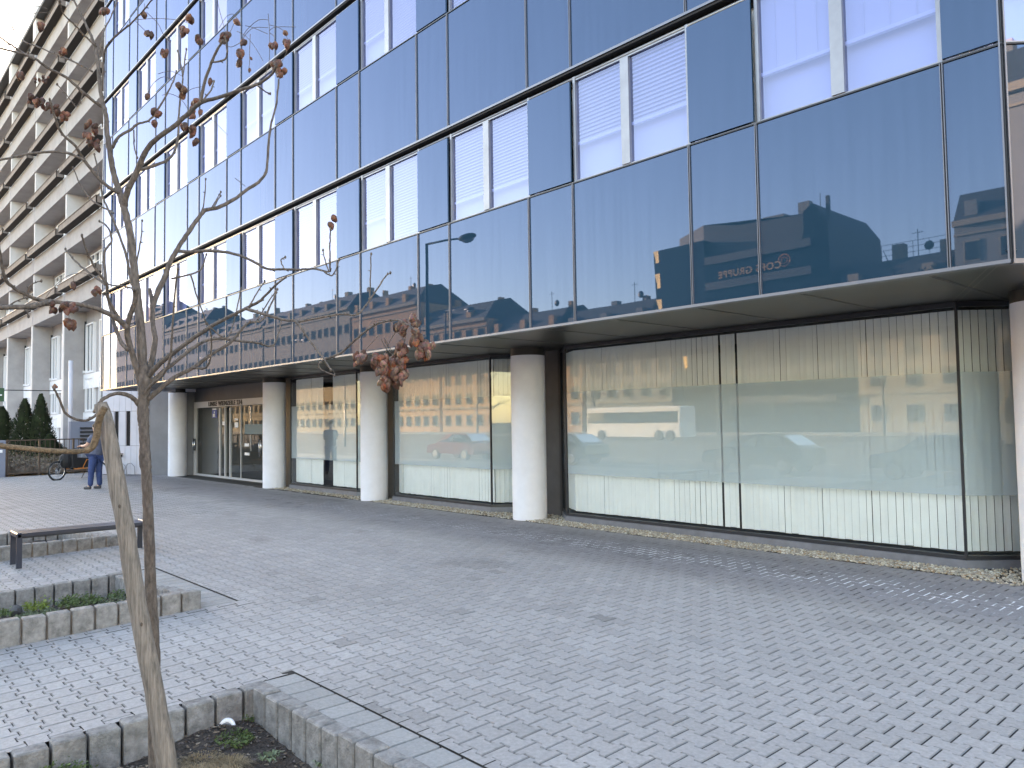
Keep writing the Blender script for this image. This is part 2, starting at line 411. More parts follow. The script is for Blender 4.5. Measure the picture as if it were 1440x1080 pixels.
# white efflorescence in the joints of the lane: in the joint-sand material itself
m = MT['jointsand']; n = m.node_tree
b = n.nodes['Principled BSDF']; old = b.inputs['Base Color'].links[0].from_socket
geo = n.nodes.new('ShaderNodeNewGeometry'); sp = n.nodes.new('ShaderNodeSeparateXYZ'); n.links.new(geo.outputs['Position'], sp.inputs[0])
def mathn(op, a, b_):
    q = n.nodes.new('ShaderNodeMath'); q.operation = op
    for k, v in enumerate((a, b_)):
        if v is None: continue
        if isinstance(v, (int, float)): q.inputs[k].default_value = v
        else: n.links.new(v, q.inputs[k])
    return q.outputs[0]
dd = mathn('ABSOLUTE', mathn('SUBTRACT', sp.outputs['Y'], 7.93), None)
band = n.nodes.new('ShaderNodeMapRange'); n.links.new(dd, band.inputs[0]); band.inputs[1].default_value = .62; band.inputs[2].default_value = .1
nz = n.nodes.new('ShaderNodeTexNoise'); nz.inputs['Scale'].default_value = 2.3; nz.inputs['Detail'].default_value = 4; n.links.new(geo.outputs['Position'], nz.inputs['Vector'])
nr = n.nodes.new('ShaderNodeMapRange'); n.links.new(nz.outputs['Fac'], nr.inputs[0]); nr.inputs[1].default_value = .36; nr.inputs[2].default_value = .46
xr = n.nodes.new('ShaderNodeMapRange'); n.links.new(sp.outputs['X'], xr.inputs[0]); xr.inputs[1].default_value = -24; xr.inputs[2].default_value = -6; xr.inputs[3].default_value = .25
fac = mathn('MULTIPLY', mathn('MULTIPLY', band.outputs[0], nr.outputs[0]), xr.outputs[0])
mx = n.nodes.new('ShaderNodeMixRGB'); n.links.new(fac, mx.inputs[0]); n.links.new(old, mx.inputs[1]); mx.inputs[2].default_value = (.85, .87, .92, 1); n.links.new(mx.outputs[0], b.inputs['Base Color'])
# the lane joints are filled up to the paver tops
ln = MB(); ln.quad((-24, 7.3, -.0022), (X1, 7.3, -.0022), (X1, 8.6, -.0022), (-24, 8.6, -.0022)); tag(ln.build('lane_joint_sand', MT['jointsand']), kind='structure')
# soil in the beds
def hsoil(x, y, b):
    return -.21+zg(y)+.05*math.sin(x*3.1+y*2.3)*math.sin(y*4.1)+random.uniform(-.006, .012)
for b_ in BEDS:
    m_ = MB(); nx = int((b_[1]-b_[0])/.05); ny = int((b_[2]+4)/.05); base = len(m_.v)
    dx = (b_[1]-b_[0])/nx; dy = (b_[2]+4)/ny
    hh = [[hsoil(b_[0]+i*dx, -4+j*dy, b_) for j in range(ny+1)] for i in range(nx+1)]
    for i in range(nx+1):
        for j in range(ny+1): m_.v.append((b_[0]+i*dx, -4+j*dy, hh[i][j]))
    for i in range(nx):
        for j in range(ny):
            a = i*(ny+1)+j; m_.f.append((a, a+ny+1, a+ny+2, a+1)); m_.c.append(None); m_.mi.append(0)
    tag(m_.build('soil', MT['soil'], smooth=False), kind='structure')
# crumbs, bark chips and dead leaves on the near soil
cr = MB()
for k in range(9000):
    bb = BEDS[0] if k < 6500 else BEDS[1]
    x = random.uniform(bb[0]+.1, bb[1]-.05); y = random.uniform(0.2, bb[2]-.02); s = random.uniform(.003, .011)*(1 if k < 6500 else 1.5)
    z = -.205+zg(y)+.05*math.sin(x*3.1+y*2.3)*math.sin(y*4.1)
    g_ = random.choice([(.05, .04, .035), (.09, .07, .055), (.16, .12, .09), (.10, .08, .08), (.2, .17, .14)])
    R_ = Matrix.Rotation(random.uniform(0, 6.28), 3, 'Z') @ Matrix.Rotation(random.uniform(-.9, .9), 3, 'X')
    cr.poly([Vector((x, y, z+.004)) + R_ @ Vector(p) for p in ((-2*s, -s*.5, 0), (2*s, -s*.6, s*.3), (1.6*s, s*.7, 0), (-s, s*.5, s*.5))], g_)
tag(cr.build('bark_chips', mat('chips', (.9, .9, .9), .9, attr=True)), kind='stuff', label='bark crumbs and dead leaf bits scattered over the soil of the planting beds', cat='mulch')
# gravel strips
gv = MB()
def pebbles(x0, x1, y0, y1, n, avoid=()):
    for _ in range(n):
        x = random.uniform(x0, x1); y = random.uniform(y0, y1)
        if any((x-a)**2+(y-b)**2 < .32**2 for a, b in avoid): continue
        s = random.uniform(.008, .021); t = random.random()
        c = (.55, .50, .42) if t < .4 else ((.36, .33, .30) if t < .7 else ((.75, .73, .68) if t < .85 else (.42, .30, .20)))
        R_ = Matrix.Rotation(random.uniform(0, 6), 3, 'Z') @ Matrix.Rotation(random.uniform(-.6, .6), 3, 'X')
        gv.ell((x, y, random.uniform(.002, .018)), s, s*random.uniform(.6, .9), s*random.uniform(.4, .7), 6, 3, c, R_, jit=.15)
COLS = [-2.1, -9.75, -14.75, -19.75, -27.2]; CY = 9.25; CR = .3
av = [(c, CY) for c in COLS]
pebbles(-9.5, -2.6, 8.97, 9.40, 8500); pebbles(-2.9, -.6, 8.80, 9.8, 2400, av); pebbles(-11, -8.9, 8.98, 9.85, 2000, av); pebbles(-14.4, -11, 8.97, 9.40, 2600)
pebbles(-16, -14.2, 9.0, 9.7, 900, av); pebbles(-20, -16, 9.05, 9.5, 1500, av)
tag(gv.build('gravel_strip', MT['pebble']), 'strip of pale rounded pebbles along the plinths and round the white columns', 'gravel', kind='stuff')
g = MB(); g.quad((-21, 8.95, .0005), (6, 8.95, .0005), (6, 10.4, .0005), (-21, 10.4, .0005)); tag(g.build('gravel_base', MT['soil']), kind='structure')
g = MB(); g.quad((-90, 9.6, -.006), (30, 9.6, -.006), (30, 40, -.006), (-90, 40, -.006)); g.quad((-90, -4.9, -.25), (-32, -4.9, -.25), (-32, 9.6, -.012), (-90, 9.6, -.012)); tag(g.build('yard_ground', MT['kerb']), kind='structure')
#@@BUILDING
# ------------------------------------------------------------------ glass office building
D = 6.8; FH = 3.13; ZB = 2.88; BH = 1.70; PB = 2.46; SW = .78; XS = -4.634
CORN = -1.74; NF = 7; ZC = 2.96
office = empty('glass_office_building', (-15, 8, 0))
tag(office, 'office block clad in blue mirror glass over a recessed ground floor with white columns', 'building')
class BP:   # parent proxy with inverse offset
    pass
def part(mb, name, m, parent=office, smooth=False):
    o = mb.build(name, m, parent, smooth)
    if parent is office: o.matrix_parent_inverse = Matrix.Translation(-office.location)
    return o
# added unseen box inside the upper floors, dark to stop light leaking
c = MB(); ztop = ZB+NF*FH
c.box(-26.85, -2.2, D+.35, 11.9, 3.25, ztop-.6)
part(c, 'core_light_block', MT['black'])
c = MB(); c.box(-26.9, 1.8, D+.2, 12.5, ztop-.6, ztop); part(c, 'roof', MT['dark'])
c = MB(); c.box(-26.9, -.9, 13.4, 13.6, 0, 3.2); c.box(-28, -27.9, 9.7, 13.4, 0, 3.2); c.quad((-28, 9.5, .01), (3, 9.5, .01), (3, 13.4, .01), (-28, 13.4, .01)); c.quad((-28, 9.5, 2.99), (-28, 13.4, 2.99), (3, 13.4, 2.99), (3, 9.5, 2.99))
part(c, 'interior_wall', MT['room'])
panels = []   # (x0,x1,row,kind)
xs = []
xe = XS; k = 0
while xe > -27.5: xs.append(xe); xe -= PB
XL = -26.95
segs = [(XS+SW, CORN-.435, 'big'), (CORN-.435, CORN, 'small')]
for x in xs:
    segs.append((x, x+SW, 'small'))
    segs.append((x-PB+SW, x, 'big'))
segs = [(max(a, XL), b, k_) for a, b, k_ in segs if b > XL+.15]
def gap(a): return .012
def slab(x0, x1, z0, z1, y, th=.02, T=None):
    return MB().box(x0+.014, x1-.014, y, y+th, z0+.012, z1-.012, T=T)
# per-segment corner transform for the chamfered end
ca, sa = math.cos(rad(45)), math.sin(rad(45))
def TC(p):   # local x along the chamfer from the corner, y depth inwards
    return Vector((CORN + p.x*ca - (p.y-D)*sa, D + p.x*sa + (p.y-D)*ca, p.z))
cand = []
for r in range(NF):
    z0 = ZB+r*FH
    for a, b, k_ in segs: cand.append((r, a, b, k_, False))
    for a, b, k_ in ((0, .45, 'small'), (.45, 2.1, 'big')):
        if r < 3: cand.append((r, a, b, k_, True))
def area(t):
    r, a, b, k_, ch = t
    d = math.hypot((a+b)/2, D)+r*.9; return (b-a)/d**2
cand.sort(key=area, reverse=True)
rest = MB(); npan = 0
for i, (r, a, b, k_, ch) in enumerate(cand):
    z0 = ZB+r*FH; T = TC if ch else None
    if i < 96:
        part(slab(a, b, z0, z0+BH, D, T=T), 'glass_panel', MT['panel'])
    else: rest.box(a+.014, b-.014, D, D+.02, z0+.012, z0+BH-.012, T=T)
o = part(rest, 'glass_panel', MT['panel']); o['kind'] = 'stuff'
# upper small panels (window rows), windows
wmesh = {}
nw = 0; rest2 = MB(); npn = 0
ups = [(r, a, b) for (r, a, b, k_, ch) in cand if k_ == 'small' and not ch and r < NF-1]
for i, (r, a, b) in enumerate(ups):
    z0 = ZB+r*FH+BH+.03; z1 = ZB+(r+1)*FH-.16
    part(MB().box(a+.012, b-.02, D-.015, D+.012, z0, z1), 'pier_panel', MT['panel'])
wins = [(r, a, b, ch) for (r, a, b, k_, ch) in cand if k_ == 'big' and r < NF-1]
wins += [(r, 0.0, .45, True) for r in range(3)]
WY = D+.055
for i, (r, a, b, ch) in enumerate(wins):
    T = TC if ch else None
    z0 = ZB+r*FH+BH+.0; z1 = ZB+(r+1)*FH-.10
    w_ = MB(); fwid = .035
    w_.box(a, a+fwid, WY-.03, WY+.06, z0, z1, T=T); w_.box(b-fwid, b, WY-.03, WY+.06, z0, z1, T=T)
    w_.box(a+fwid, b-fwid, WY-.02, WY+.06, z0, z0+.04, T=T); w_.box(a+fwid, b-fwid, WY-.02, WY+.06, z1-.05, z1, T=T)
    mid = (a+b)/2-.03
    two = (b-a) > 1
    if two: w_.box(mid-.06, mid+.06, WY-.035, WY+.05, z0+.04, z1-.05, T=T)
    wf = part(w_, 'window', MT['alu'])
    isopen = (r == 3 and abs(a-(XS-6*PB+SW)) < .1)
    halves = ((a+fwid, mid-.06), (mid+.06, b-fwid)) if two else ((a+fwid, b-fwid),)
    for hi, (p, q) in enumerate(halves):
        pn = MB(); pq = [(p, WY+.006, z0+.04), (q, WY+.006, z0+.04), (q, WY+.006, z1-.05), (p, WY+.006, z1-.05)]; pn.quad(*([T(Vector(u)) for u in pq] if T else pq))
        if not (isopen and hi == 0): pn.build('pane', MT['pane'], wf)
        # venetian blind
        rr = random.Random(int(a*97)+r*31+hi)
        hcl = rr.choice([1.0, 1.0, .62, .68, 1.0, .8])
        if a > -9 and r == 0: hcl = .62
        if -9.8 < a < -7 and r == 0: hcl = .78
        if isopen: hcl = .12
        zt = z1-.05; zb = zt-(zt-z0-.05)*hcl
        bl = MB(); yb = WY+.05; p, q = p-.06, q+.05
        if a > -4.5 and not ch and r == 0:   # vertical-cord screen near the corner
            bl.box(p, q, yb, yb+.004, zb, zt, T=T)
            for c_ in range(1, 4): x = p+(q-p)*c_/4; bl.box(x-.004, x+.004, yb-.012, yb-.004, zb, zt, T=T)
        else:
            nsl = max(2, int((zt-zb)/.045))
            for s_ in range(nsl):
                zc = zt-(s_+.5)*(zt-zb)/nsl
                P4 = [(p, yb-.014, zc-.02), (q, yb-.014, zc-.02), (q, yb+.014, zc+.02), (p, yb+.014, zc+.02)]
                if T: P4 = [tuple(T(Vector(u))) for u in P4]
                bl.quad(*P4)
        bl.build('blind', MT['blind'], wf)
        MB().box(p, q, yb-.035, yb+.01, zb-.035, zb-.001, T=T).build('blind_rail', MT['fill_sheet'], wf)
    # added sheet behind the blind, pale to brighten the window, black when open
    rv = MB(); rv.box(a-.15, b+.1, WY+.12, WY+.13, z0, z1, T=T); rv.build('fill_sheet', MT['fill_sheet'] if not isopen else MT['black'], wf)
# mullion profiles, ledges and rails: one part per storey
for r in range(NF):
    z0 = ZB+r*FH
    m_ = MB()
    for a, b, k_ in segs:
        m_.box(a-.012, a-.006, D-.018, D+.04, z0, z0+BH); m_.box(a+.006, a+.012, D-.018, D+.04, z0, z0+BH); m_.box(a-.0058, a+.0058, D-.004, D+.04, z0, z0+BH, mi=1)
    m_.box(CORN-.02, CORN-.008, D-.02, D+.05, z0, z0+BH+1.3); m_.box(CORN-.0075, CORN+.004, D-.004, D+.05, z0, z0+BH+1.3, mi=1); m_.box(.008, .02, D-.02, D+.03, z0, z0+BH+1.3, T=TC)
    m_.box(.44, .46, D-.02, D+.04, z0, z0+BH, T=TC)
    m_.box(XL, CORN, D-.03, D+.03, z0-.022, z0+.006); m_.box(0, 2.2, D-.03, D+.03, z0-.03, z0+.006, T=TC)
    m_.box(XL, CORN, D-.012, D+.03, z0+BH-.006, z0+BH+.008, mi=1); m_.box(XL, CORN, D-.008, D+.03, z0+BH+.009, z0+BH+.013); m_.box(0, 2.2, D-.012, D+.03, z0+BH-.006, z0+BH+.008, T=TC, mi=1)
    part(m_, 'mullion_frame', [MT['alu2'], MT['dark']])
    if r:
        l = MB(); l.box(XL, CORN+.02, D-.02, D+.33, z0-.055, z0-.032); l.box(0, 2.2, D-.02, D+.33, z0-.055, z0-.032, T=TC)
        l.box(XL, CORN, D+.10, D+.33, z0-.16, z0-.056)
        part(l, 'ledge', MT['black'])
        t_ = MB(); t_.tube([(XL, D+.045, z0-.115), (CORN, D+.045, z0-.115)], .021, 8); part(t_, 'blind_rail', MT['alu'], smooth=True)
    b_ = MB(); b_.box(XL, CORN, D+.04, D+.1, z0, z0+BH-.02); part(b_, 'backing', MT['black'])
# left end return of the facade
c = MB(); c.box(XL-.03, XL, D-.02, 11.5, ZB-.02, ztop); part(c, 'side_cladding', MT['clad'])
# soffit
s = MB(); s.quad((XL, D-.0, ZC), (XL, 10.2, ZC), (4, 12.5, ZC), (CORN, D, ZC)); s.quad((CORN, D, ZC-.0), (4, 12.5, ZC), (4.4, 12.5, ZC), (CORN+3.8, D+3.8, ZC))
part(s, 'soffit', MT['soffit'])
s = MB()
x = CORN-.82
while x > XL:
    s.box(x-.018, x-.006, D+.06, 10.0, ZC-.006, ZC-.001); s.box(x+.006, x+.018, D+.06, 10.0, ZC-.006, ZC-.001); x -= 1.23
s.box(XL, CORN, D+.032, D+.10, ZB-.02, ZC+.01)
s.box(XL, CORN, D+.62, D+.632, ZC-.005, ZC-.001)
dirn = Vector((-1.23, 2.6, 0)).normalized(); pr_ = Vector((dirn.y, -dirn.x, 0))
for o_ in (-.03, .03):
    p0 = Vector((CORN, D, ZC-.003))+pr_*o_; p1 = p0+dirn*2.95
    s.quad(p0-pr_*.008, p0+pr_*.008, p1+pr_*.008, p1-pr_*.008)
part(s, 'soffit_joint', MT['joint'])
# columns
for cx in COLS:
    c = MB(); c.tube([(cx, CY, 0), (cx, CY, 1.0), (cx, CY, 2.0), (cx, CY, 2.83)], CR, 40, cap=False)
    co = part(c, 'column', MT['column'], smooth=True)
    c = MB(); c.tube([(cx, CY, 2.83), (cx, CY, ZC)], CR+.002, 40, cap=False); c.build('column_collar', MT['soffit'], co, True)
# ground-floor window bays
GY = 9.4
def bay(xl, xr, cl, cr_, gaps, name='shop_window'):
    """front glass xl..xr, chamfers of cl (left) and cr_ (right) going back at 45 degrees"""
    path = [(xl-cl, GY+cl*.85), (xl, GY), (xr, GY), (xr+cr_, GY+cr_)]
    def off(d):   # path pushed inwards by d
        return [(path[0][0]+d*.4, path[0][1]+d*.3), (path[1][0]+d*.35, path[1][1]+d), (path[2][0]-d*.4, path[2][1]+d), (path[3][0]-d*.7, path[3][1]+d*.7)]
    fr = MB()
    def wall(P, z0, z1, th, mb):
        for (p, q) in zip(P[:-1], P[1:]):
            d = Vector((q[0]-p[0], q[1]-p[1])); L = d.length; d.normalize(); n = Vector((-d.y, d.x))
            pts = [Vector(p), Vector(q), Vector(q)+n*th, Vector(p)+n*th]
            i = len(mb.v); mb.v += [(u.x, u.y, z0) for u in pts]+[(u.x, u.y, z1) for u in pts]
            for f in ((0, 3, 2, 1), (4, 5, 6, 7), (0, 1, 5, 4), (1, 2, 6, 5), (2, 3, 7, 6), (3, 0, 4, 7)): mb.f.append(tuple(i+k for k in f)); mb.c.append(None); mb.mi.append(0)
    wall(off(-.0), .10, .145, .05, fr); wall(off(0), 2.90, 2.955, .05, fr)
    for (px_, py_) in path[1:3]: fr.box(px_-.012, px_+.012, py_-.004, py_+.03, .145, 2.9)
    e0, e1 = path[0], path[3]
    fr.box(e0[0]-.05, e0[0]+.0, e0[1]-.02, e0[1]+.1, .1, 2.95); fr.box(e1[0]-.0, e1[0]+.05, e1[1]-.02, e1[1]+.1, .1, 2.95)
    root = part(fr, name, MT['dark'])
    pl = MB(); wall(off(-.035), 0, .10, .08, pl); pl.build('plinth', MT['plinth'], root)
    ld = MB(); wall(off(.03), .101, .135, .25, ld); ld.build('sill', MT['dark'], root)
    for (p, q) in zip(path[:-1], path[1:]):
        gm = MB()
        gm.quad((p[0], p[1]+.01, .145), (q[0], q[1]+.01, .145), (q[0], q[1]+.01, 2.9), (p[0], p[1]+.01, 2.9)); gm.build('pane', MT['shop'], root)
    fm = MB()
    for (p, q) in zip(path[:-1], path[1:]):
        fm.quad((p[0], p[1]+.022, .80), (q[0], q[1]+.022, .80), (q[0], q[1]+.022, 2.17), (p[0], p[1]+.022, 2.17))
    fm.build('frosted_film', MT['film'], root)
    # vertical slat blind
    P = off(.16)
    sl_ = MB()
    for si, (p, q) in enumerate(zip(P[:-1], P[1:])):
        d = Vector((q[0]-p[0], q[1]-p[1])); L = d.length; d.normalize(); n = Vector((-d.y, d.x))
        t = .0
        while t < L-.02:
            xw = p[0]+d.x*t; wv = .0425
            hit = [g for g in gaps if g[0]-.088 < xw < g[1]] if si == 1 else []
            if hit:
                if xw >= hit[0][0]-.012: t = (hit[0][1]-p[0])/d.x+.001; continue
                wv = (hit[0][0]-xw)/2
            a_ = random.gauss(.10, .09 if si == 1 else .03)
            c_ = Vector(p)+d*(t+wv)
            u = d*math.cos(a_)+n*math.sin(a_)
            A_ = c_-u*wv; B_ = c_+u*wv; z1_ = 2.88; z0_ = .165+random.uniform(0, .008)
            md = c_+n*.005
            sl_.quad((A_.x, A_.y, z0_), (md.x, md.y, z0_), (md.x, md.y, z1_), (A_.x, A_.y, z1_)); sl_.quad((md.x, md.y, z0_), (B_.x, B_.y, z0_), (B_.x, B_.y, z1_), (md.x, md.y, z1_))
            t += wv*2+(.0065 if si == 1 else .0025)
    sl_.build('slat_blind', MT['slat'], root)
    return root
bay(-9.0, -2.97, .52, .5, [(-6.10, -6.08), (-5.85, -5.81), (-4.655, -4.645), (-4.035, -4.025)])
bay(-14.2, -10.95, .28, .5, [(-10.95, -10.8)])
bay(-19.1, -15.75, .25, .45, [(-17.62, -17.12), (-15.75, -15.5)])
bay(-1.0, 2.6, .4, .4, [])
# piers between the bays
pm = [(-2.49, -1.45), (-10.42, -9.58), (-15.28, -14.5), (-20.9, -19.4)]
for a, b in pm:
    y = 9.86 if a > -11 else 9.62
    part(MB().box(a, b, y, y+.25, 0, ZC-.002), 'pier', MT['pier'])
# inner columns seen behind the slats
for cx in (): part(MB().tube([(cx, 9.86, .01), (cx, 9.86, 2.95)], .17, 20, cap=False), 'inner_column', MT['slat'], smooth=True)
# entrance
EYy = 9.72
part(MB().box(-27.6, -27.05, 9.35, 13, 0, ZC-.002), 'entrance_cheek_wall', MT['clad2'])
part(MB().box(-21.2, -20.9, 9.62, 12, 0, ZC-.002), 'entrance_side_wall', MT['pier'])
#@@ENTRANCE
EX0, EX1 = -27.0, -21.35; EZ = 2.5
fr = MB()
fr.box(EX0, EX0+.10, EYy, EYy+.12, 0, EZ); fr.box(EX1-.10, EX1, EYy, EYy+.12, 0, EZ); fr.box(EX0+.1, EX1-.1, EYy, EYy+.12, EZ-.20, EZ)
fr.box(EX0+.1, EX0+.16, EYy+.02, EYy+.08, .06, EZ-.2)
fr.box(EX0+.1, EX1-.1, EYy+.02, EYy+.1, .0, .07)
door = part(fr, 'entrance_door', MT['frame_st'])
xm = (EX0+EX1)/2+.02
for a, b in ((EX0+.18, xm-.1), (xm+.1, EX1-.12)):
    g_ = MB(); g_.quad((a, EYy+.05, .07), (b, EYy+.05, .07), (b, EYy+.05, EZ-.22), (a, EYy+.05, EZ-.22)); g_.build('pane', MT['doorglass'], door)
lf = MB()
for x in (xm-.62, xm-.18, xm+.22): lf.box(x-.025, x+.025, EYy+.01, EYy+.06, .07, EZ-.25)
lf.box(xm+1.02, xm+1.04, EYy+.02, EYy+.045, .07, EZ-.22); lf.box(xm+1.2, xm+1.23, EYy+.25, EYy+.28, .9, EZ-.22)
lf.build('door_stile', MT['aluwhite'], door)
hs = MB()
for x in (EX0+.12, EX1-.25):
    hs.box(x, x+.06, EYy-.05, EYy+.0, .85, 1.25)
    hs.tube([(x+.03, EYy-.08, .75), (x+.03, EYy-.08, 1.3)], .02, 8)
hs.build('door_handle', MT['silver'], door, True)
tm = Matrix.Translation((xm-.1, EYy-.012, EZ-.165)) @ Matrix.Rotation(rad(90), 4, 'X')
text_mesh('LINKE WIENZEILE 234', 'lettering', .20, .006, MT['ink'], door, Matrix.Translation((xm-.15, EYy-.012, EZ-.165)) @ Matrix.Rotation(rad(90), 4, 'X') @ Matrix.Diagonal((1.22, 1, 1, 1)))
st = MB(); st.box(EX0+1.55, EX0+1.95, EYy+.035, EYy+.045, EZ-.55, EZ-.3); st.build('sticker', MT['sticker'], door)
st = MB(); st.tube([(EX0+1.75, EYy+.03, EZ-.52), (EX0+1.75, EYy+.03, EZ-.42)], .05, 8); st.ell((EX0+1.75, EYy+.03, EZ-.37), .03, .01, .03); st.box(EX0+1.58, EX0+1.92, EYy+.03, EYy+.034, EZ-.29, EZ-.25); st.build('sticker_figure', MT['white'], door)
nb = MB(); random.seed(3)
for (x, z, wd, h) in ((xm+.55, 1.85, .22, .06), (xm+.55, 1.62, .25, .16), (xm+1.3, 1.05, .3, .09), (xm+1.3, .78, .32, .08), (xm-.42, 1.7, .16, .12)): nb.box(x, x+wd, EYy+.03, EYy+.045, z, z+h)
nb.build('notice', MT['white'], door)
nb = MB(); nb.box(xm+1.3, EX1-.2, EYy+.03, EYy+.045, 1.42, 1.72); nb.build('notice_panel', mat('teal_notice', (.05, .13, .16), .5), door)
# glazed transom wall above and lobby furniture
part(MB().box(EX0-.05, EX1+.15, EYy+.04, EYy+.1, EZ+.002, ZC-.003), 'transom', MT['pier'])
part(MB().box(-24.5, -24.35, 11.3, 12.6, 0, 2.7), 'lobby_wall', MT['clad2'])
lm = bpy.data.materials.new('lobby_glow'); 
part(MB().box(-26.6, -25.2, 12.9, 13.1, 0, 2.2), 'lobby_panel', MT['clad'])
# angled pale cladding wall at the far end
WA = Vector((-28.45, 8.70, 0)); WBv = Vector((-30.29, 7.68, 0))
dW = (WBv-WA); LW = dW.length; dW.normalize(); nW = Vector((-dW.y, dW.x, 0))
if nW.y > 0: nW = -nW
def TW(p): return WA + dW*p.x - nW*p.y + Vector((0, 0, p.z))
cw = MB()
cols = 8; cwid = LW/cols
for i in range(cols):
    a, b = i*cwid+.006, (i+1)*cwid-.006
    slit = i in (3, 5)
    if slit:
        s0 = a+.12; s1 = b-.02
        cw.box(a, b, 0, .05, .02, 1.02, T=TW); cw.box(a, b, 0, .05, 2.25, 3.02, T=TW)
        cw.box(a, a+.03, 0, .05, 1.03, 2.24, T=TW); cw.box(b-.02, b, 0, .05, 1.03, 2.24, T=TW)
    else:
        cw.box(a, b, 0, .05, .02, 1.02, T=TW); cw.box(a, b, 0, .05, 1.03, 2.24, T=TW); cw.box(a, b, 0, .05, 2.25, 3.02, T=TW)
clw = part(cw, 'cladding_wall', MT['clad'])
part(MB().box(0, LW, .07, 1.5, 0, 3.02, T=TW), 'wall_core', MT['black'])
part(MB().box(-1.15, -.01, .02, .6, 0, 3.0, T=TW), 'corner_wall', MT['clad2'])
#@@APARTMENTS
# ------------------------------------------------------------------ concrete apartment building
apt = empty('apartment_building', (-55, 11, 0))
tag(apt, 'grey 1960s apartment block with deep balconies, brown planters and tall side piers', 'building')
def apart(mb, name, m, smooth=False, parent=None):
    o = mb.build(name, m, parent or apt, smooth)
    if parent is None: o.matrix_parent_inverse = Matrix.Translation(-apt.location)
    return o
AD = 9.6; AB = 10.65; AP = 7.8; AH = 3.1; AZ = 7.8
pxs = [-45.2-AP*i+AP for i in range(8)]   # right faces of piers: -37.4, -45.2 ...
XAL, XAR = -98, -31.2
apart(MB().box(XAL, XAR, AB+.0, AB+8, 0, AZ+6*AH), 'rear_wall', MT['concrete'])
apart(MB().box(XAL, XAR, AD+.35, AB+.5, AZ+6*AH, AZ+6*AH+.25), 'roof_slab', MT['dark'])
apart(MB().box(XAL, XAR, AD-.1, AB+2, AZ+6*AH+.25, AZ+6*AH+.5), 'roof_edge', MT['roofm'])
for lv in range(6):
    z = AZ+lv*AH
    f = MB(); f.box(XAL, XAR, AD, AD+.16, z, z+.88); f.box(XAL, XAR, AD+.16, AB+.5, z, z+.2)
    for p in pxs: f.box(p-.34, p-.0, AD-.012, AD-.001, z, z+.88)
    fas = apart(f, 'balcony_slab', MT['conc2'] if lv == 99 else MT['concrete'])
    for p in pxs:
        if p-AP < XAL: continue
        b_ = MB(); x0, x1 = p-AP+.25, p-.35
        b_.box(x0, x1, AD-.38, AD-.013, z+.90, z+.92, mi=1)
        b_.box(x0, x1, AD-.38, AD-.34, z+.92, z+1.22); b_.box(x0, x1, AD-.05, AD-.013, z+.92, z+1.22); b_.box(x0, x0+.05, AD-.38, AD-.02, z+.92, z+1.22); b_.box(x1-.05, x1, AD-.38, AD-.02, z+.92, z+1.22)
        b_.box(x0-.02, x1+.02, AD-.41, AD-.33, z+1.22, z+1.25)
        bo = apart(b_, 'balcony_planter', [MT['planter'], MT['black']])
        rl = MB(); rl.tube([(x0, AD-.2, z+1.42), (x1, AD-.2, z+1.42)], .022, 6)
        for t in range(5): xx = x0+(x1-x0)*t/4; rl.tube([(xx, AD-.2, z+1.2), (xx, AD-.2, z+1.42)], .015, 5)
        rl.build('rail', MT['white'], bo)
    for p in pxs:
        w1 = apart(MB().box(p-.28, p, AD+.05, AB+.5, z+.2, z+AH), 'balcony_partition', MT['conc2'])
    for p in pxs:
        if p-AP < XAL+AP: continue
        wf = MB(); gl_ = MB(); zb = z+1.05; zt = z+AH-.35
        for (u0, u1) in ((p-AP+1.2, p-AP+4.6), (p-AP+5.6, p-.5)):
            wf.box(u0, u1, AB-.14, AB-.001, zb-.06, zb); wf.box(u0, u1, AB-.14, AB-.001, zt, zt+.06)
            n_ = 4
            for t in range(n_+1): xx = u0+(u1-u0)*t/n_; wf.box(xx-.05, xx+.05, AB-.14, AB-.001, zb, zt)
            gl_.box(u0, u1, AB-.06, AB-.03, zb, zt)
            wf.box(u0+.1, u0+(u1-u0)*.25-.1, AB-.09, AB-.065, zb, zt-.2); wf.box(u0+(u1-u0)*.5+.1, u0+(u1-u0)*.75-.1, AB-.09, AB-.065, zb+.2, zt-.05)
        wo_ = apart(wf, 'window', MT['white']); gl_.build('pane', MT['wglass'], wo_)
# tall piers of the lower storeys, windows between them
for p in pxs:
    apart(MB().box(p-.36, p, AD+.03, AB+.6, 0, AZ), 'pier', MT['concrete'])
    apart(MB().box(p-.37, p-.02, AD+.0, AD+.03, 0, AZ-.01), 'lit_pier_edge', MT['conc2'])  # front edge in paler render: the light on it is put into the colour
    wf = MB(); gl_ = MB(); bl = MB()
    for (z0_, z1_) in ((4.6, 7.0), (2.6, 4.2), (.3, 2.2)):
        for (u0, u1) in ((p+.6, p+1.9), (p+3.2, p+5.2), (p+5.9, p+7.0)):
            wf.box(u0-.08, u1+.08, AB-.16, AB-.001, z0_-.1, z0_); wf.box(u0-.08, u1+.08, AB-.16, AB-.001, z1_, z1_+.08)
            wf.box(u0-.08, u0, AB-.16, AB-.001, z0_, z1_); wf.box(u1, u1+.08, AB-.16, AB-.001, z0_, z1_); wf.box((u0+u1)/2-.04, (u0+u1)/2+.04, AB-.14, AB-.001, z0_, z1_)
            gl_.box(u0, u1, AB-.06, AB-.03, z0_, z1_)
        bl.box(p+.02, p+7.4, AB-.12, AB-.05, z0_-.9, z0_-.12)
    wo_ = apart(wf, 'window', MT['white']); gl_.build('pane', MT['wglass'], wo_); bl.build('parapet_panel', MT['white'], wo_)
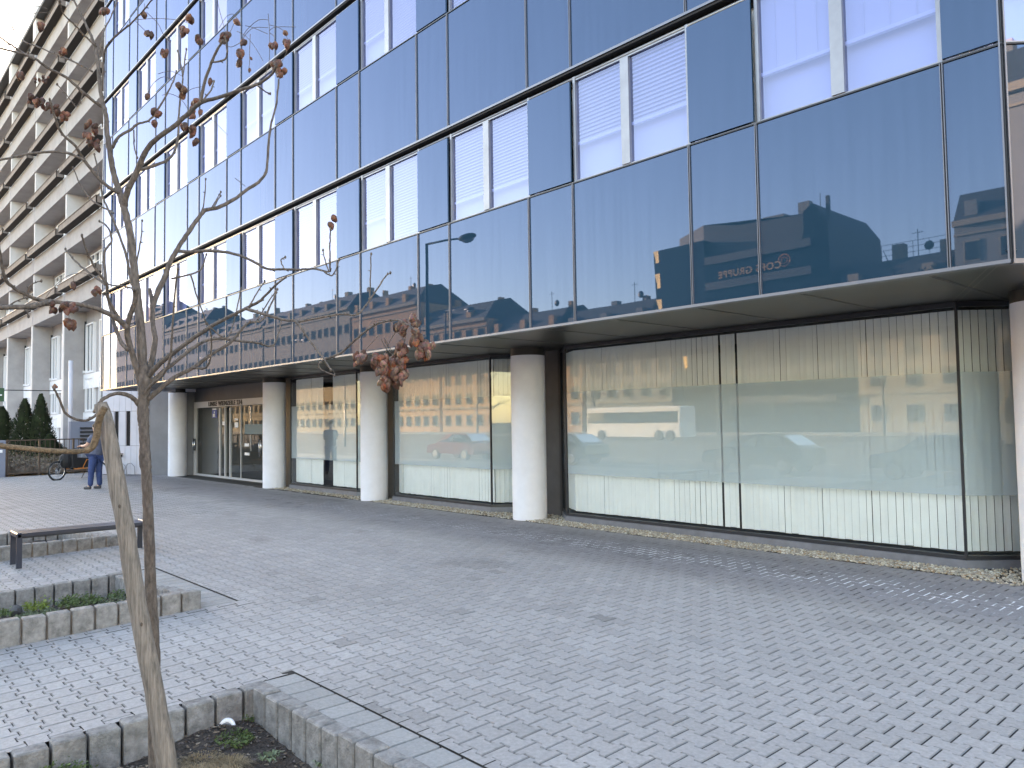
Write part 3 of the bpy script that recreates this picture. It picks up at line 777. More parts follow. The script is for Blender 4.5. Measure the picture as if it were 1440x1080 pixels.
for p in pxs[1:]:
    apart(MB().box(p-.9, p-.1, AD-.05, AD+.7, AZ+5*AH+.9, AZ+6*AH+1.1), 'chimney', MT['conc2'])
    # windows that look into the recess beside each pier
    wf = MB(); wf.box(p, p+.06, AD+.55, AD+.95, 4.7, 7.3)
    wo_ = apart(MB().box(p, p+.09, AB-.15, AB+.45, 4.55, 4.68), 'side_sill', MT['white'])
    MB().box(p+.005, p+.05, AB-.1, AB+.42, 4.68, 7.3).build('side_pane', MT['wglass'], wo_)
#@@YARD
# ------------------------------------------------------------------ fence, pillars, conifers, bank, louvred box
def obj_at(mb, name, m, label, cat, group=None, smooth=False):
    return tag(mb.build(name, m, None, smooth), label, cat, group)
FX = -32.2
fe = empty('iron_fence', (FX, 6, 0)); tag(fe, 'low brown iron railing between the blue-grey pillar and the cargo bike', 'fence')
def fpart(mb, nm, m): o = mb.build(nm, m, fe); o.matrix_parent_inverse = Matrix.Translation(-fe.location); return o
for z in (.1, 1.27): fpart(MB().box(FX-.02, FX+.02, 5.1, 7.6, z-.02, z+.02), 'rail', MT['rust'])
for y in (5.12, 6.1, 7.2): fpart(MB().box(FX-.03, FX+.03, y-.03, y+.03, 0, 1.3), 'post', MT['rust'])
y = 5.2
while y < 7.6: fpart(MB().tube([(FX, y, .1), (FX, y, 1.27)], .012, 5), 'bar', MT['rust']); y += .155
mp = MB(); mp.bbox(FX-.25, FX+.15, 4.55, 5.05, -.05, 1.28, .015)
mbx = obj_at(mp, 'entry_pillar', MT['bluepost'], 'blue-grey entry pillar with a name plate at the left picture edge', 'pillar')
pl = MB(); pl.box(FX+.151, FX+.16, 4.68, 4.95, .85, .95); pl.build('name_plate', MT['white'], mbx)
pl = MB(); pl.box(FX+.151, FX+.158, 4.66, 4.97, 1.0, 1.2); pl.build('intercom', MT['dark'], mbx)
gp = MB(); gp.tube([(-37.5, 8.25, -.1), (-37.5, 8.25, 4.6)], .09, 12)
obj_at(gp, 'grey_post', MT['clad'], 'thin pale grey post standing between the iron railing and the louvred box', 'post', smooth=True)
lb = MB(); lb.box(-36.6, -36.3, 8.0, 11.2, 0, 1.95); lbo = obj_at(lb, 'louvred_box', MT['bluepost'], 'blue-grey louvred enclosure behind the parked cargo bike', 'enclosure')
for z in range(8): MB().box(-36.3, -36.24, 8.35, 10.9, .5+z*.16, .58+z*.16).build('louvre', MT['dark'], lbo)
bk = MB(); random.seed(11)
nb_ = 26
H = [[(.25+.5*(i/nb_))+random.uniform(-.12, .12) for j in range(40)] for i in range(nb_)]
for i in range(nb_):
    for j in range(40): bk.v.append((-33.0-i*.42, 3.0+j*.17, H[i][j]*(.9 if i else .1)))
for i in range(nb_-1):
    for j in range(39): a = i*40+j; bk.f.append((a, a+1, a+41, a+40)); bk.c.append(None); bk.mi.append(0)
tag(bk.build('planted_bank', MT['mulch']), kind='structure')
tw = MB()
for _ in range(5200):
    i = random.random(); x = -32.7-i*6; y = random.uniform(3.2, 9.2); z = (.25+.25*i)*random.random()**.5+random.uniform(0, .42)
    d = Vector((random.gauss(0, 1), random.gauss(0, 1), random.gauss(0, .8))).normalized()*random.uniform(.05, .13); u = d.cross(Vector((0, 0, 1)))*.18
    p = Vector((x, y, z)); c_ = random.choice([(.12, .085, .06), (.07, .05, .035), (.2, .15, .10), (.09, .09, .04)])
    tw.poly([p-u, p+d*.4+u*1.2, p+d, p+d*.4-u*1.6], c_)
tag(tw.build('dry_shrubbery', mat('dry_leaf', (.9, .9, .9), .9, attr=True)), 'dry brown ground shrubs covering the bank behind the iron railing', 'shrubbery', kind='stuff')
def conifer(x, y, h, r, seed, label):
    rnd = random.Random(seed)
    root = empty('conifer', (x, y, .2)); tag(root, label, 'conifer', 'clipped dark conifers in front of the apartment block')
    MB().tube([(0, 0, 0), (0, 0, h*.9)], [.07, .015], 7).build('trunk', MT['bark'], root)
    cr_ = MB()
    for k in range(4200):
        t = rnd.random(); z = h*(.04+.96*t); prof = r*(1-t)**.75*(1+.12*math.sin(9*t+seed)+.10*math.sin(23*t))
        a = rnd.uniform(0, 6.283); lump = 1+.16*math.sin(3*a+7*t+seed)
        q = prof*lump*rnd.uniform(.55, 1.04)
        p = Vector((q*math.cos(a), q*math.sin(a), z))
        d = Vector((math.cos(a)*.5, math.sin(a)*.5, 1.0)).normalized()*rnd.uniform(.08, .17)
        u = Vector((-math.sin(a), math.cos(a), rnd.uniform(-.4, .4))).normalized()*rnd.uniform(.022, .05)
        cr_.poly([p-u*.6, p+d*.5-u, p+d, p+d*.5+u])
    cr_.build('crown', MT['conif'], root)
conifer(-41.4, 6.35, 2.4, .95, 1, 'dark conifer cut by the left picture edge behind the railing')
conifer(-40.6, 7.1, 2.75, .8, 2, 'left one of the twin tall pointed conifers')
conifer(-40.2, 7.65, 2.95, .75, 3, 'right one of the twin tall pointed conifers, the tallest')
conifer(-38.6, 7.7, 1.1, .8, 4, 'short round conifer at the foot of the twin tall ones')
gs = MB(); gs.box(-47.5, -47.35, 6.75, 7.35, 3.1, 3.8); sg = obj_at(gs, 'hanging_sign', MT['green_sign'], 'small dark green sign by the apartment windows at the left edge', 'sign')
MB().box(-47.34, -47.33, 6.9, 7.25, 3.4, 3.47).build('lettering', MT['white'], sg)
MB().tube([(-47.42, 7.34, 3.7), (-47.42, 10.5, 3.7)], .025, 6).build('bracket', MT['dark'], sg)
#@@BEDS
# ------------------------------------------------------------------ palisade block walls of the beds
random.seed(21)
def wall_thing(label): 
    e = empty('palisade_wall'); tag(e, label, 'planter wall', 'concrete palisade walls of the planting beds'); return e
def block(mb, x0, x1, y0, y1, zt): mb.bbox(x0, x1, y0, y1, -.6, zt, .009)
names = [('nearest', 0), ('second', 1), ('farthest', 2)]
LAB = {(0, 'back'): 'block wall at the back of the nearest bed, behind the tree trunk foot',
       (0, 'side'): 'stepped block wall on the right side of the nearest bed, with header pavers beside it',
       (1, 'back'): 'block wall at the back of the middle bed, in front of the bench',
       (1, 'front'): 'raised block wall at the front of the middle bed, beyond the wooden stake',
       (1, 'side'): 'short block wall closing the right end of the middle bed behind the trunk',
       (2, 'back'): 'farthest block wall, at the back of the bed behind the bench',
       (2, 'front'): 'block wall just behind the dark bench, front of the farthest bed',
       (2, 'side'): 'short block wall closing the right end of the bed behind the bench'}
for bi, (bx0, bx1, yi, yo) in enumerate(BEDS):
    ylow = -3.2 if bi else -2.2
    e = wall_thing(LAB[(bi, 'back')])
    y = yi
    while y > ylow:
        wd = .182*random.uniform(.98, 1.02); m_ = MB(); block(m_, bx0+random.uniform(-.004, .004), bx0+.11, y-wd+.017, y, zg(y)+random.uniform(.002, .014)); m_.build('kerb_block', MT['block'], e); y -= wd
    if bi:
        e = wall_thing(LAB[(bi, 'front')]); y = yi+.0; zt = .15
        while y > ylow:
            wd = .182*random.uniform(.98, 1.02); m_ = MB(); block(m_, bx1-.11, bx1+random.uniform(-.004, .004), y-wd+.017, y, zt+random.uniform(-.006, .006)); m_.build('kerb_block', MT['block'], e); y -= wd
    e = wall_thing(LAB[(bi, 'side')]); x = bx0+.12
    while x < bx1-.12 if bi else x < bx1:
        wd = .182; t = (x-bx0)/(bx1-bx0); zt = zg(yi)+.002+(.145*max(0, t-.3)/.7 if bi else .05*t)
        m_ = MB(); block(m_, x, x+wd-.02, yi-.12, yi-.002, zt+random.uniform(-.004, .016)); m_.build('kerb_block', MT['block'], e); x += wd
# ------------------------------------------------------------------ bench
pL = at_z(27, 801, zg(1.9)); pR = at_z(196, 773, zg(3.3))
bxx = (pL.x+pR.x)/2+.0; be = empty('bench', (bxx-.12, pL.y, 0)); tag(be, 'dark navy steel bench with flat seat and loop legs between two planting beds', 'bench')
L_ = pR.y-pL.y+.06; hb = .40; z0 = zg(2.6)-.01
sm = MB()
for k in range(3): sm.box(-.17+k*.13, -.17+k*.13+.115, .02, L_-.02, hb-.045, hb-.005)
sm.build('seat', MT['bench'], be)
for yy in (0, L_):
    l = MB(); wdt = .03
    l.box(-.2, -.16, yy-wdt, yy+wdt, z0, hb-.012); l.box(.19, .23, yy-wdt, yy+wdt, z0, hb-.012); l.bbox(-.2, .23, yy-wdt, yy+wdt, hb-.05, hb+.004, .012)
    l.build('leg', MT['bench'], be)
MB().box(-.02, .05, .02, L_-.02, hb-.085, hb-.05).build('beam', MT['bench'], be)
#@@PLANTS
# ------------------------------------------------------------------ small plants, stones
def tuft(x, y, z, r, h, n, m, label, seed, name='bedding_plant', cat='plant', group='small plants in the beds', wd=.006, droop=.5, leafy=False):
    rnd = random.Random(seed); root = MB()
    for k in range(n):
        a = rnd.uniform(0, 6.283); rr = r*math.sqrt(rnd.random()); p = Vector((rr*math.cos(a), rr*math.sin(a), 0))
        if leafy:
            d0 = Vector((math.cos(a)*rnd.uniform(.1, .9), math.sin(a)*rnd.uniform(.1, .9), 1)).normalized()
            hh = h*rnd.uniform(.35, 1)*(1-.45*(rr/r)**2); q = p+d0*hh*rnd.uniform(.3, 1)
            nrm = Vector((rnd.gauss(0, 1), rnd.gauss(0, 1), rnd.gauss(0, 1))).normalized(); u = nrm.orthogonal().normalized()*wd*rnd.uniform(1, 2.2); v = nrm.cross(u)*.5
            root.poly([q-u, q-v, q+u, q+v])
            if k % 6 == 0: root.poly([p, p+Vector((.002, .002, 0)), q+Vector((.002, 0, 0)), q])
        else:
            lean = Vector((math.cos(a), math.sin(a), 0))*rnd.uniform(.1, droop)*h; hh = h*rnd.uniform(.5, 1)
            u = Vector((-math.sin(a), math.cos(a), 0))*wd*.5; q = p+lean*.4+Vector((0, 0, hh*.7)); e_ = p+lean*1.3+Vector((0, 0, hh*(1-.5*droop)))
            root.poly([p-u, p+u, q+u, q-u]); root.poly([q-u, q+u, e_])
    o = root.build(name, m); o.location = (x, y, z); tag(o, label, cat, group); return o
def at_soil(px, py, z=-.24):
    return at_z(px, py, z)
def put(px, py, zz, *a, **k):
    p = at_z(px, py, zz); return tuft(p.x, p.y, zz, *a, **k)
put(84, 1112, -.24, .13, .17, 1700, MT['leaf'], 'bushy green plant against the near block wall at the bottom left corner', 1, leafy=True)
put(330, 1046, -.24, .10, .095, 800, MT['leaf'], 'green cushion plant in front of the white ring', 2, leafy=True)
put(356, 1010, -.23, .085, .085, 550, MT['leaf'], 'small green plant in the corner of the near bed behind the ring', 3, leafy=True)
put(412, 1037, -.23, .05, .04, 40, MT['leaf2'], 'grey-green seedling by the right block wall, upper one', 4, droop=1.2, wd=.012)
put(378, 1066, -.23, .05, .04, 40, MT['leaf2'], 'grey-green seedling in the soil, lower left one', 5, droop=1.2, wd=.012)
put(455, 1075, -.23, .04, .04, 35, MT['leaf2'], 'grey-green seedling in the soil, rightmost one', 6, droop=1.2, wd=.012)
put(285, 1075, -.24, .11, .05, 900, MT['straw'], 'flattened tuft of dry straw grass beside the stake foot', 7, name='dry_grass', droop=1.6, wd=.002)
put(322, 1078, -.24, .09, .05, 600, MT['straw'], 'dry straw grass tuft right of the larger one by the stake', 8, name='dry_grass', droop=1.6, wd=.002)
put(52, 858, -.18, .10, .16, 420, MT['leafy'], 'bright lime green plant in the middle bed', 9, leafy=True, wd=.008)
put(52, 868, -.2, .22, .08, 700, MT['leaf2'], 'grey-green low plant below the lime one in the middle bed', 10, leafy=True, wd=.008)
put(112, 850, -.18, .2, .14, 700, MT['leaf'], 'dark rounded shrublet in the middle of the second bed', 11, leafy=True, wd=.009)
put(178, 838, -.18, .18, .10, 500, MT['leaf'], 'low green plant in the second bed behind the stake', 12, leafy=True, wd=.008)
put(152, 846, -.18, .16, .06, 300, MT['leaf2'], 'pale thin ground plant in the second bed left of the stake', 13, leafy=True, wd=.007)
put(3, 866, -.18, .1, .1, 300, MT['leaf'], 'green plant at the left edge of the second bed', 14, leafy=True, wd=.008)
put(130, 752, -.12, .2, .13, 500, MT['leafy'], 'lime green plant behind the bench seat', 15, leafy=True, wd=.012)
put(90, 745, -.12, .3, .10, 500, MT['leaf2'], 'grey-green plant in the far bed beyond the bench', 16, leafy=True, wd=.012)
put(60, 752, -.12, .3, .10, 400, MT['leaf'], 'dark green plant in the far bed, left of the lime one', 17, leafy=True, wd=.012)
p = at_z(22, 862, -.17); st = MB(); random.seed(5); st.ell((0, 0, .02), .075, .06, .06, 9, 7, jit=.12); o = st.build('stone', mat('dark_stone', (.06, .06, .065), .8, noise=.3, nscale=9)); o.location = p; tag(o, 'dark rounded stone in the middle bed beside the lime plant', 'stone')
# white ring half sunk in the soil
p = at_z(318, 1030, -.24)
rg = empty('white_ring', p, TH); tag(rg, 'white plastic ring lamp half sunk in the soil beside the green cushion plant', 'garden light')
m_ = MB(); pts = []
R1, n1 = .05, 28
tr_ = Matrix.Rotation(rad(-28), 3, 'X')
i0 = 0
for k in range(n1):
    a = 2*math.pi*k/n1
    for j in range(8):
        b = 2*math.pi*j/8; rr = R1+.014*math.cos(b); q = tr_ @ Vector((rr*math.cos(a)*.95, .012*math.sin(b), rr*math.sin(a)*1.1)); m_.v.append((q.x, q.y, q.z+.018))
for k in range(n1):
    for j in range(8): m_.f.append((k*8+j, k*8+(j+1) % 8, ((k+1) % n1)*8+(j+1) % 8, ((k+1) % n1)*8+j)); m_.c.append(None); m_.mi.append(0)
m_.build('rim', MT['white'], rg, True)
m_ = MB(); T3 = tr_.to_4x4(); m_.ell((0, 0, .018), .043, .008, .05, 16, 8, T=tr_); m_.build('lens', MT['clad2'], rg, True)
#@@TREE
# ------------------------------------------------------------------ golden rain tree, traced branch by branch at its own distance
base = at_z(218, 1112, -.24); DEP = (base-C0).dot(FW)
def TP(x, y, dd=0): return at_depth(x, y, DEP+dd)
PXM = DEP/F_PX
tree = empty('young_tree', base); tag(tree, 'bare young tree with forked branches and papery brown seed pods, tied to a stake', 'tree')
rndt = random.Random(4)
def smooth_path(P, n=4):
    out = []
    for i in range(len(P)-1):
        p0 = P[max(i-1, 0)]; p1 = P[i]; p2 = P[i+1]; p3 = P[min(i+2, len(P)-1)]
        for k in range(n):
            t = k/n; out.append(tuple(.5*((2*b)+(-a+c)*t+(2*a-5*b+4*c-d)*t*t+(-a+3*b-3*c+d)*t**3) for a, b, c, d in zip(p0, p1, p2, p3)))
    out.append(tuple(P[-1])); return out
tb = MB(); tips = []
def br(pts, r0, r1, drift=0.0, d0=0.0, buds=True, n=7):
    m = len(pts)
    P = [(x, y, d0+drift*(i/(m-1))**1.2, r0+(r1-r0)*(i/(m-1))) for i, (x, y) in enumerate(pts)]
    Q = smooth_path(P, 5); W = []; R_ = []
    for (x, y, d, r) in Q:
        W.append(TP(x+rndt.gauss(0, .25), y+rndt.gauss(0, .25), d)); R_.append(max(.35, r)*PXM*rndt.uniform(.93, 1.08))
    tb.tube(W, R_, n)
    if buds and r1 < 1.4:
        for i in range(3, len(W)-1, 4):
            t = (W[min(i+1, len(W)-1)]-W[i-1]).normalized(); o = t.orthogonal(); o.rotate(Matrix.Rotation(rndt.uniform(0, 6.28), 3, t))
            tb.tube([W[i], W[i]+o*.010+t*.006], [R_[i]*1.1, R_[i]*.3], 5)
        tb.ell(W[-1], .006, .006, .009, 6, 4)
T_ = [(218, 1125, 9.6), (217, 1040, 9), (217, 960, 8.8), (216, 900, 8.6), (213, 850, 8.4), (211, 798, 8), (208, 715, 7.6), (206, 665, 7.4), (204, 650, 8.3), (203.5, 625, 7.4), (202.5, 603, 7.2), (201, 585, 8), (202, 560, 8), (203, 545, 9), (204, 530, 9), (203, 515, 7)]
Q = smooth_path([(x, y, 0, r) for x, y, r in T_], 6)
tb.tube([TP(x+rndt.gauss(0, .3), y, 0) for x, y, d, r in Q], [r*.93*PXM*rndt.uniform(.96, 1.04) for x, y, d, r in Q], 14)
br([(204, 540), (202, 522), (200, 505), (198, 467), (194, 425), (189, 383), (185, 342), (180, 314), (174, 289)], 6.9, 4.4, .1, n=12, buds=False)
br([(174, 291), (167, 267), (160, 244), (155, 217), (151, 189), (149, 161), (144, 142), (139, 105), (136, 78), (130, 55), (119, 30), (104, 0), (98, -20)], 4.6, 1.2, .3, .1, n=9)
br([(143, 150), (130, 141), (117, 130), (92, 108), (69, 97), (50, 83), (28, 75), (0, 68), (-30, 60)], 2.4, 1.4, -.4, .25)
br([(50, 84), (30, 73), (17, 64), (0, 52), (-20, 30)], 1.8, 1.2, -.1, 0)
br([(130, 101), (111, 90), (83, 78), (56, 67), (33, 58), (21, 47), (14, 25), (8, 0), (5, -15)], 1.5, .7, .5, .3)
br([(136, 66), (119, 50), (103, 33), (89, 19), (84, 0)], 1.5, .8, -.3, .3)
br([(137, 84), (144, 55), (147, 42), (158, 19), (167, -4)], 1.6, .8, .2, .3)
br([(144, 128), (146, 83), (151, 64), (167, 47), (181, 36), (189, 28), (202, 14), (217, -4)], 1.7, .9, -.3, .2)
br([(199, 552), (194, 524), (186, 498), (180, 476), (179, 459), (183, 444), (189, 427), (191, 411), (188, 406)], 4.4, 2.9, -.15, 0, n=9, buds=False)
br([(179, 462), (170, 452), (156, 443), (133, 433), (111, 428), (83, 425), (56, 422), (36, 414), (17, 403), (6, 389), (0, 356), (-4, 330)], 4.0, 1.3, -.55, -.1, n=8)
br([(75, 425), (60, 427), (48, 430), (28, 432), (0, 432), (-30, 428)], 3.8, 2.8, -.2, -.4)
br([(180, 492), (169, 478), (161, 456), (153, 422), (149, 394), (147, 355), (157, 339), (151, 319), (140, 311)], 2.8, 1.0, .3, -.1)
br([(170, 452), (158, 432), (151, 417), (150, 400), (133, 375), (122, 353), (115, 331)], 2.2, 1.1, -.3, -.1)
br([(150, 401), (128, 386), (106, 367), (92, 350)], 1.7, .9, .2, -.2)
br([(191, 408), (184, 405), (172, 402), (165, 402), (150, 400)], 1.3, 1.0, .1, 0)
br([(205, 537), (211, 517), (218, 480), (215, 455), (214, 425), (210, 406)], 4.3, 2.6, .2, 0, n=9, buds=False)
br([(214, 432), (222, 411), (232, 389), (239, 369), (250, 350), (264, 328), (278, 308), (289, 296), (306, 292), (328, 281), (347, 267), (367, 253), (375, 236), (378, 194), (383, 167), (389, 144), (392, 111)], 4.2, 1.4, .5, .15, n=8)
br([(248, 353), (267, 354), (300, 353), (333, 358), (358, 369), (375, 378), (399, 379), (421, 379), (443, 378), (463, 382), (464, 371), (464, 343), (465, 322)], 2.6, .9, -.4, .25)
br([(455, 381), (466, 388), (473, 378), (477, 365)], 1.1, .8, 0, -.1); br([(462, 381), (457, 365), (454, 352)], .9, .7, 0, -.1)
br([(400, 379), (395, 366), (401, 362)], .9, .8, 0, -.1)
br([(241, 392), (267, 386), (283, 378), (290, 358)], 1.5, 1, .1, .2); br([(268, 386), (278, 420), (290, 455)], 1.2, .8, .1, .2)
br([(278, 310), (287, 285), (289, 252)], 1.2, .8, .1, .3); br([(297, 293), (305, 280), (311, 270)], 1, .8, .1, .3); br([(300, 292), (310, 275)], 1, .8, .1, .3)
br([(175, 290), (178, 272), (192, 242), (206, 211), (222, 194), (244, 178), (267, 158), (283, 144), (311, 136), (339, 126), (361, 119), (381, 106), (389, 92)], 4.4, 1.5, -.5, .1, n=9)
br([(283, 143), (286, 122), (297, 89), (306, 69), (314, 56)], 2.2, 1.4, -.1, -.25); br([(299, 87), (317, 83), (319, 64), (316, 52)], 1.3, 1, 0, -.3)
br([(197, 238), (222, 231), (242, 219), (250, 194), (251, 167), (254, 133), (257, 106), (250, 72)], 2.4, .9, .4, .1); br([(257, 108), (262, 69)], 1.1, .8, 0, .4)
br([(158, 208), (167, 192), (183, 183), (194, 174), (211, 168), (231, 139), (244, 114), (248, 100)], 2.4, .9, .2, .2); br([(188, 183), (189, 206), (193, 222)], 1.1, .8, 0, .2)
br([(283, 143), (296, 128), (301, 114)], 1.2, .9, .1, -.25); br([(361, 119), (372, 128), (380, 132)], 1.0, .8, .1, -.4)
br([(207, 532), (222, 514), (239, 500), (264, 481), (294, 461), (319, 447), (347, 433), (367, 422), (385, 403), (402, 390)], 4.0, 1.1, -.4, 0, n=9)
br([(345, 434), (372, 442), (400, 450), (416, 452), (432, 474), (449, 496), (457, 507), (466, 520)], 2.2, 1.0, -.3, -.3)
br([(455, 506), (479, 496), (504, 474), (527, 457), (554, 450), (572, 455), (585, 466)], 1.7, .8, -.2, -.5)
br([(418, 453), (452, 446), (479, 442), (502, 442), (516, 427), (532, 404), (543, 388), (549, 384)], 1.6, .9, .2, -.35); br([(519, 420), (520, 415), (521, 388), (522, 357)], 1.1, .8, .1, -.2)
br([(296, 461), (319, 475), (330, 447), (339, 406)], 1.1, .8, .2, -.2); br([(350, 432), (358, 417), (372, 396)], 1.1, .8, .1, -.3); br([(362, 450), (377, 425), (390, 407)], 1.1, .8, .1, -.1)
br([(209, 540), (236, 517), (261, 497), (283, 482), (306, 476), (333, 479), (361, 482), (383, 486), (392, 467), (395, 452)], 3.2, 1.0, .5, 0)
br([(208, 562), (231, 542), (250, 528), (272, 517), (294, 500), (322, 483), (347, 456), (369, 450), (380, 430), (389, 411)], 3.8, 1.0, .2, 0, n=8)
br([(272, 517), (289, 517), (296, 503), (297, 472), (292, 455)], 1.7, .8, -.2, .05)
br([(199, 566), (208, 546), (228, 528), (239, 506), (242, 467), (246, 411), (250, 378)], 2.4, .9, -.3, 0)
br([(198, 572), (190, 563), (183, 557), (167, 553), (150, 558), (139, 568), (132, 580)], 3.6, 2.0, -.2, 0, buds=False)
br([(146, 576), (135, 584), (117, 592), (94, 583), (83, 561), (76, 546)], 2.2, 1.2, -.2, -.15); 
br([(167, 272), (144, 256), (119, 226), (106, 206), (86, 186), (78, 167), (70, 140)], 2.6, 1.3, -.3, .1); br([(119, 226), (94, 215), (61, 214), (33, 218), (0, 225), (-30, 232)], 1.9, 1.4, -.3, -.1)
br([(160, 300), (154, 296), (131, 283), (114, 261), (103, 236)], 1.5, .8, .2, .1); br([(186, 400), (183, 390), (178, 361), (167, 328), (155, 300), (146, 280), (140, 250), (133, 217)], 2.2, 1.0, .25, .1)
br([(189, 383), (196, 350), (199, 330), (200, 310)], 1.2, .8, .1, .1); br([(36, 414), (45, 400), (58, 395)], .9, .7, 0, -.4); br([(10, 432), (20, 425), (31, 420), (38, 419)], 1.0, .8, 0, -.5)
br([(50, 425), (38, 432), (40, 445)], .9, .7, 0, -.4)
br([(117, 130), (108, 150), (95, 135), (80, 118)], .9, .7, 0, .1); br([(455, 506), (448, 512), (452, 520), (470, 528)], .9, .7, 0, -.6)
tro = tb.build('trunk', MT['bark'], tree, True); tro.matrix_parent_inverse = Matrix.Translation(-tree.location)
# thin arching flower stalks
fs = MB()
def stalk(pts, r=.4, d=0):
    fs = MB()
    Q = smooth_path([(x, y, d, r) for x, y in pts], 4); fs.tube([TP(x, y, dd) for x, y, dd, _ in Q], [max(.32, r)*PXM]*len(Q), 4)
    o = fs.build('flower_stalk', MT['bark'], tree); o.matrix_parent_inverse = Matrix.Translation(-tree.location)
S_ = [[(377, 19), (379, 45), (379, 80), (377, 92), (373, 106)], [(377, 28), (364, 28), (351, 38), (343, 48), (340, 57)], [(377, 39), (357, 39), (346, 48), (340, 58)], [(377, 48), (356, 39), (345, 36)],
      [(333, 44), (346, 51), (359, 67), (370, 86)], [(379, 35), (390, 38), (399, 44), (405, 56)], [(379, 43), (388, 38), (416, 38)], [(379, 46), (386, 52), (386, 61)], [(352, 48), (351, 73), (351, 87), (350, 96)],
      [(189, 28), (219, 26), (250, 28), (267, 33)], [(206, 17), (222, 33), (229, 47), (240, 60)], [(203, 5), (203, 22)], [(189, 28), (205, 44), (214, 50)], [(318, 50), (313, 30), (308, 12), (305, -5)], [(318, 55), (326, 40), (330, 30)],
      [(314, 62), (325, 66), (338, 60)], [(308, 40), (318, 24), (328, 20), (336, 30)], [(15, 25), (40, 8), (66, 12)], [(20, 45), (45, 20), (70, 18)], [(0, 10), (20, 14), (30, 22)], [(0, 30), (14, 36), (28, 50)],
      [(267, 158), (255, 140), (240, 132), (228, 134)], [(257, 133), (270, 125), (283, 122)], [(244, 114), (230, 108), (215, 118), (207, 134)], [(389, 92), (398, 84), (404, 70)], [(258, 108), (240, 100), (222, 104)], [(283, 161), (300, 170), (320, 190)],
      [(60, 425), (75, 405), (95, 388), (118, 384), (130, 392)], [(92, 428), (92, 436)], [(75, 427), (75, 440)], [(101, 428), (101, 440)], [(97, 430), (97, 452)],
      [(572, 470), (560, 456), (540, 450), (526, 452)], [(540, 478), (552, 500), (558, 515)], [(536, 477), (545, 492), (565, 510)], [(570, 480), (562, 470), (556, 466)], [(540, 475), (552, 495), (562, 507)], [(468, 520), (471, 526)],
      [(585, 468), (592, 480), (598, 490)], [(572, 458), (570, 475), (566, 492)], [(560, 462), (548, 480), (540, 500)], [(535, 470), (520, 485), (508, 500)], [(585, 466), (584, 455), (582, 448)], [(207, 48), (214, 50)],
      [(330, 250), (345, 262)], [(103, 390), (103, 400)], [(104, 395), (120, 398)]]
for s_ in S_: stalk(s_, .42, rndt.uniform(-.15, .1) if s_[0][0] < 480 else -.55)
# seed pods: papery three-sided lanterns
def pod(mb, c, L, w, axis, col):
    z = axis.normalized(); x = z.orthogonal().normalized(); x.rotate(Matrix.Rotation(rndt.uniform(0, 6.28), 3, z)); y = z.cross(x)
    n = 9; rings = [(0, .08), (.12, .62), (.35, 1.0), (.6, .9), (.82, .5), (1, .03)]; i0 = len(mb.v)
    for t, rr in rings:
        for j in range(n):
            a = 2*math.pi*j/n; tri = .72+.28*abs(math.cos(1.5*a)); q = rr*w*tri*rndt.uniform(.88, 1.1)
            mb.v.append(tuple(c+z*(t-.5)*L+x*q*math.cos(a)+y*q*math.sin(a)))
    for k in range(len(rings)-1):
        for j in range(n):
            a = i0+k*n+j; b = i0+k*n+(j+1) % n; mb.f.append((a, b, b+n, a+n)); mb.c.append(tuple(q*rndt.uniform(.8, 1.2) for q in col)); mb.mi.append(0)
def cluster(x, y, n, spread=(4, 4), d=0, size=1.18, pink=False):
    mb = MB()
    for k in range(n):
        px, py = x+rndt.gauss(0, spread[0]*.5), y+rndt.gauss(0, spread[1]*.5)
        c = TP(px, py, d+rndt.uniform(-.03, .03))
        ax = Vector((rndt.gauss(0, .45), rndt.gauss(0, .45), -1))
        base_ = rndt.choice([(1.1, 1.0, 1.0), (.8, .8, .8), (1.35, 1.2, 1.1), (.65, .6, .6), (1.5, 1.3, 1.0)])
        if pink: base_ = rndt.choice([(1.5, 1.7, 1.8), (1.1, 1.2, 1.3), (.8, .7, .6), (1.7, 1.05, .6), (2.0, 2.5, 2.7), (1.2, 1.2, 1.3)])
        pod(mb, c, rndt.uniform(9, 12)*PXM*size, rndt.uniform(3.0, 4.3)*PXM*size, ax, base_)
    o = mb.build('seed_pod_cluster', MT['pod'], tree, False); o.matrix_parent_inverse = Matrix.Translation(-tree.location)
cluster(267, 27, 4); cluster(260, 47, 6, (6, 4)); cluster(278, 57, 5, (5, 4)); cluster(232, 76, 5, (4, 5)); cluster(318, 53, 8, (6, 6)); cluster(329, 33, 1); cluster(342, 61, 2); cluster(339, 76, 5, (5, 6)); cluster(335, 90, 2)
cluster(352, 80, 1, size=.7); cluster(350, 100, 1, size=.8); cluster(386, 63, 3); cluster(402, 63, 3, (3, 3)); cluster(388, 92, 8, (7, 6), .2); cluster(394, 104, 7, (7, 6), .2); cluster(403, 44, 1); cluster(207, 48, 2, (3, 2)); cluster(214, 50, 1); cluster(207, 135, 1)
cluster(250, 120, 4, (3, 6)); cluster(257, 134, 4, (3, 5)); cluster(221, 159, 5, (7, 4)); cluster(217, 175, 2); cluster(275, 145, 3); cluster(271, 161, 4, (3, 6)); cluster(283, 161, 1); cluster(258, 178, 4); cluster(270, 185, 6, (5, 5)); cluster(274, 199, 2)
cluster(147, 15, 5, (6, 5)); cluster(57, 37, 3); cluster(89, 74, 3, (5, 4)); cluster(29, 106, 3); cluster(203, 23, 1); cluster(296, 117, 1)
for (x, y) in ((42, 140), (52, 145), (60, 148), (68, 152), (76, 156), (82, 162), (88, 168)): cluster(x, y, 4, (5, 7), .1, 1.1)
for (x, y) in ((126, 178), (133, 185), (123, 192), (130, 196), (137, 207)): cluster(x, y, 4, (6, 6), 0)
cluster(52, 112, 5, (8, 3), size=.6); cluster(65, 115, 4, (4, 5), size=.6)
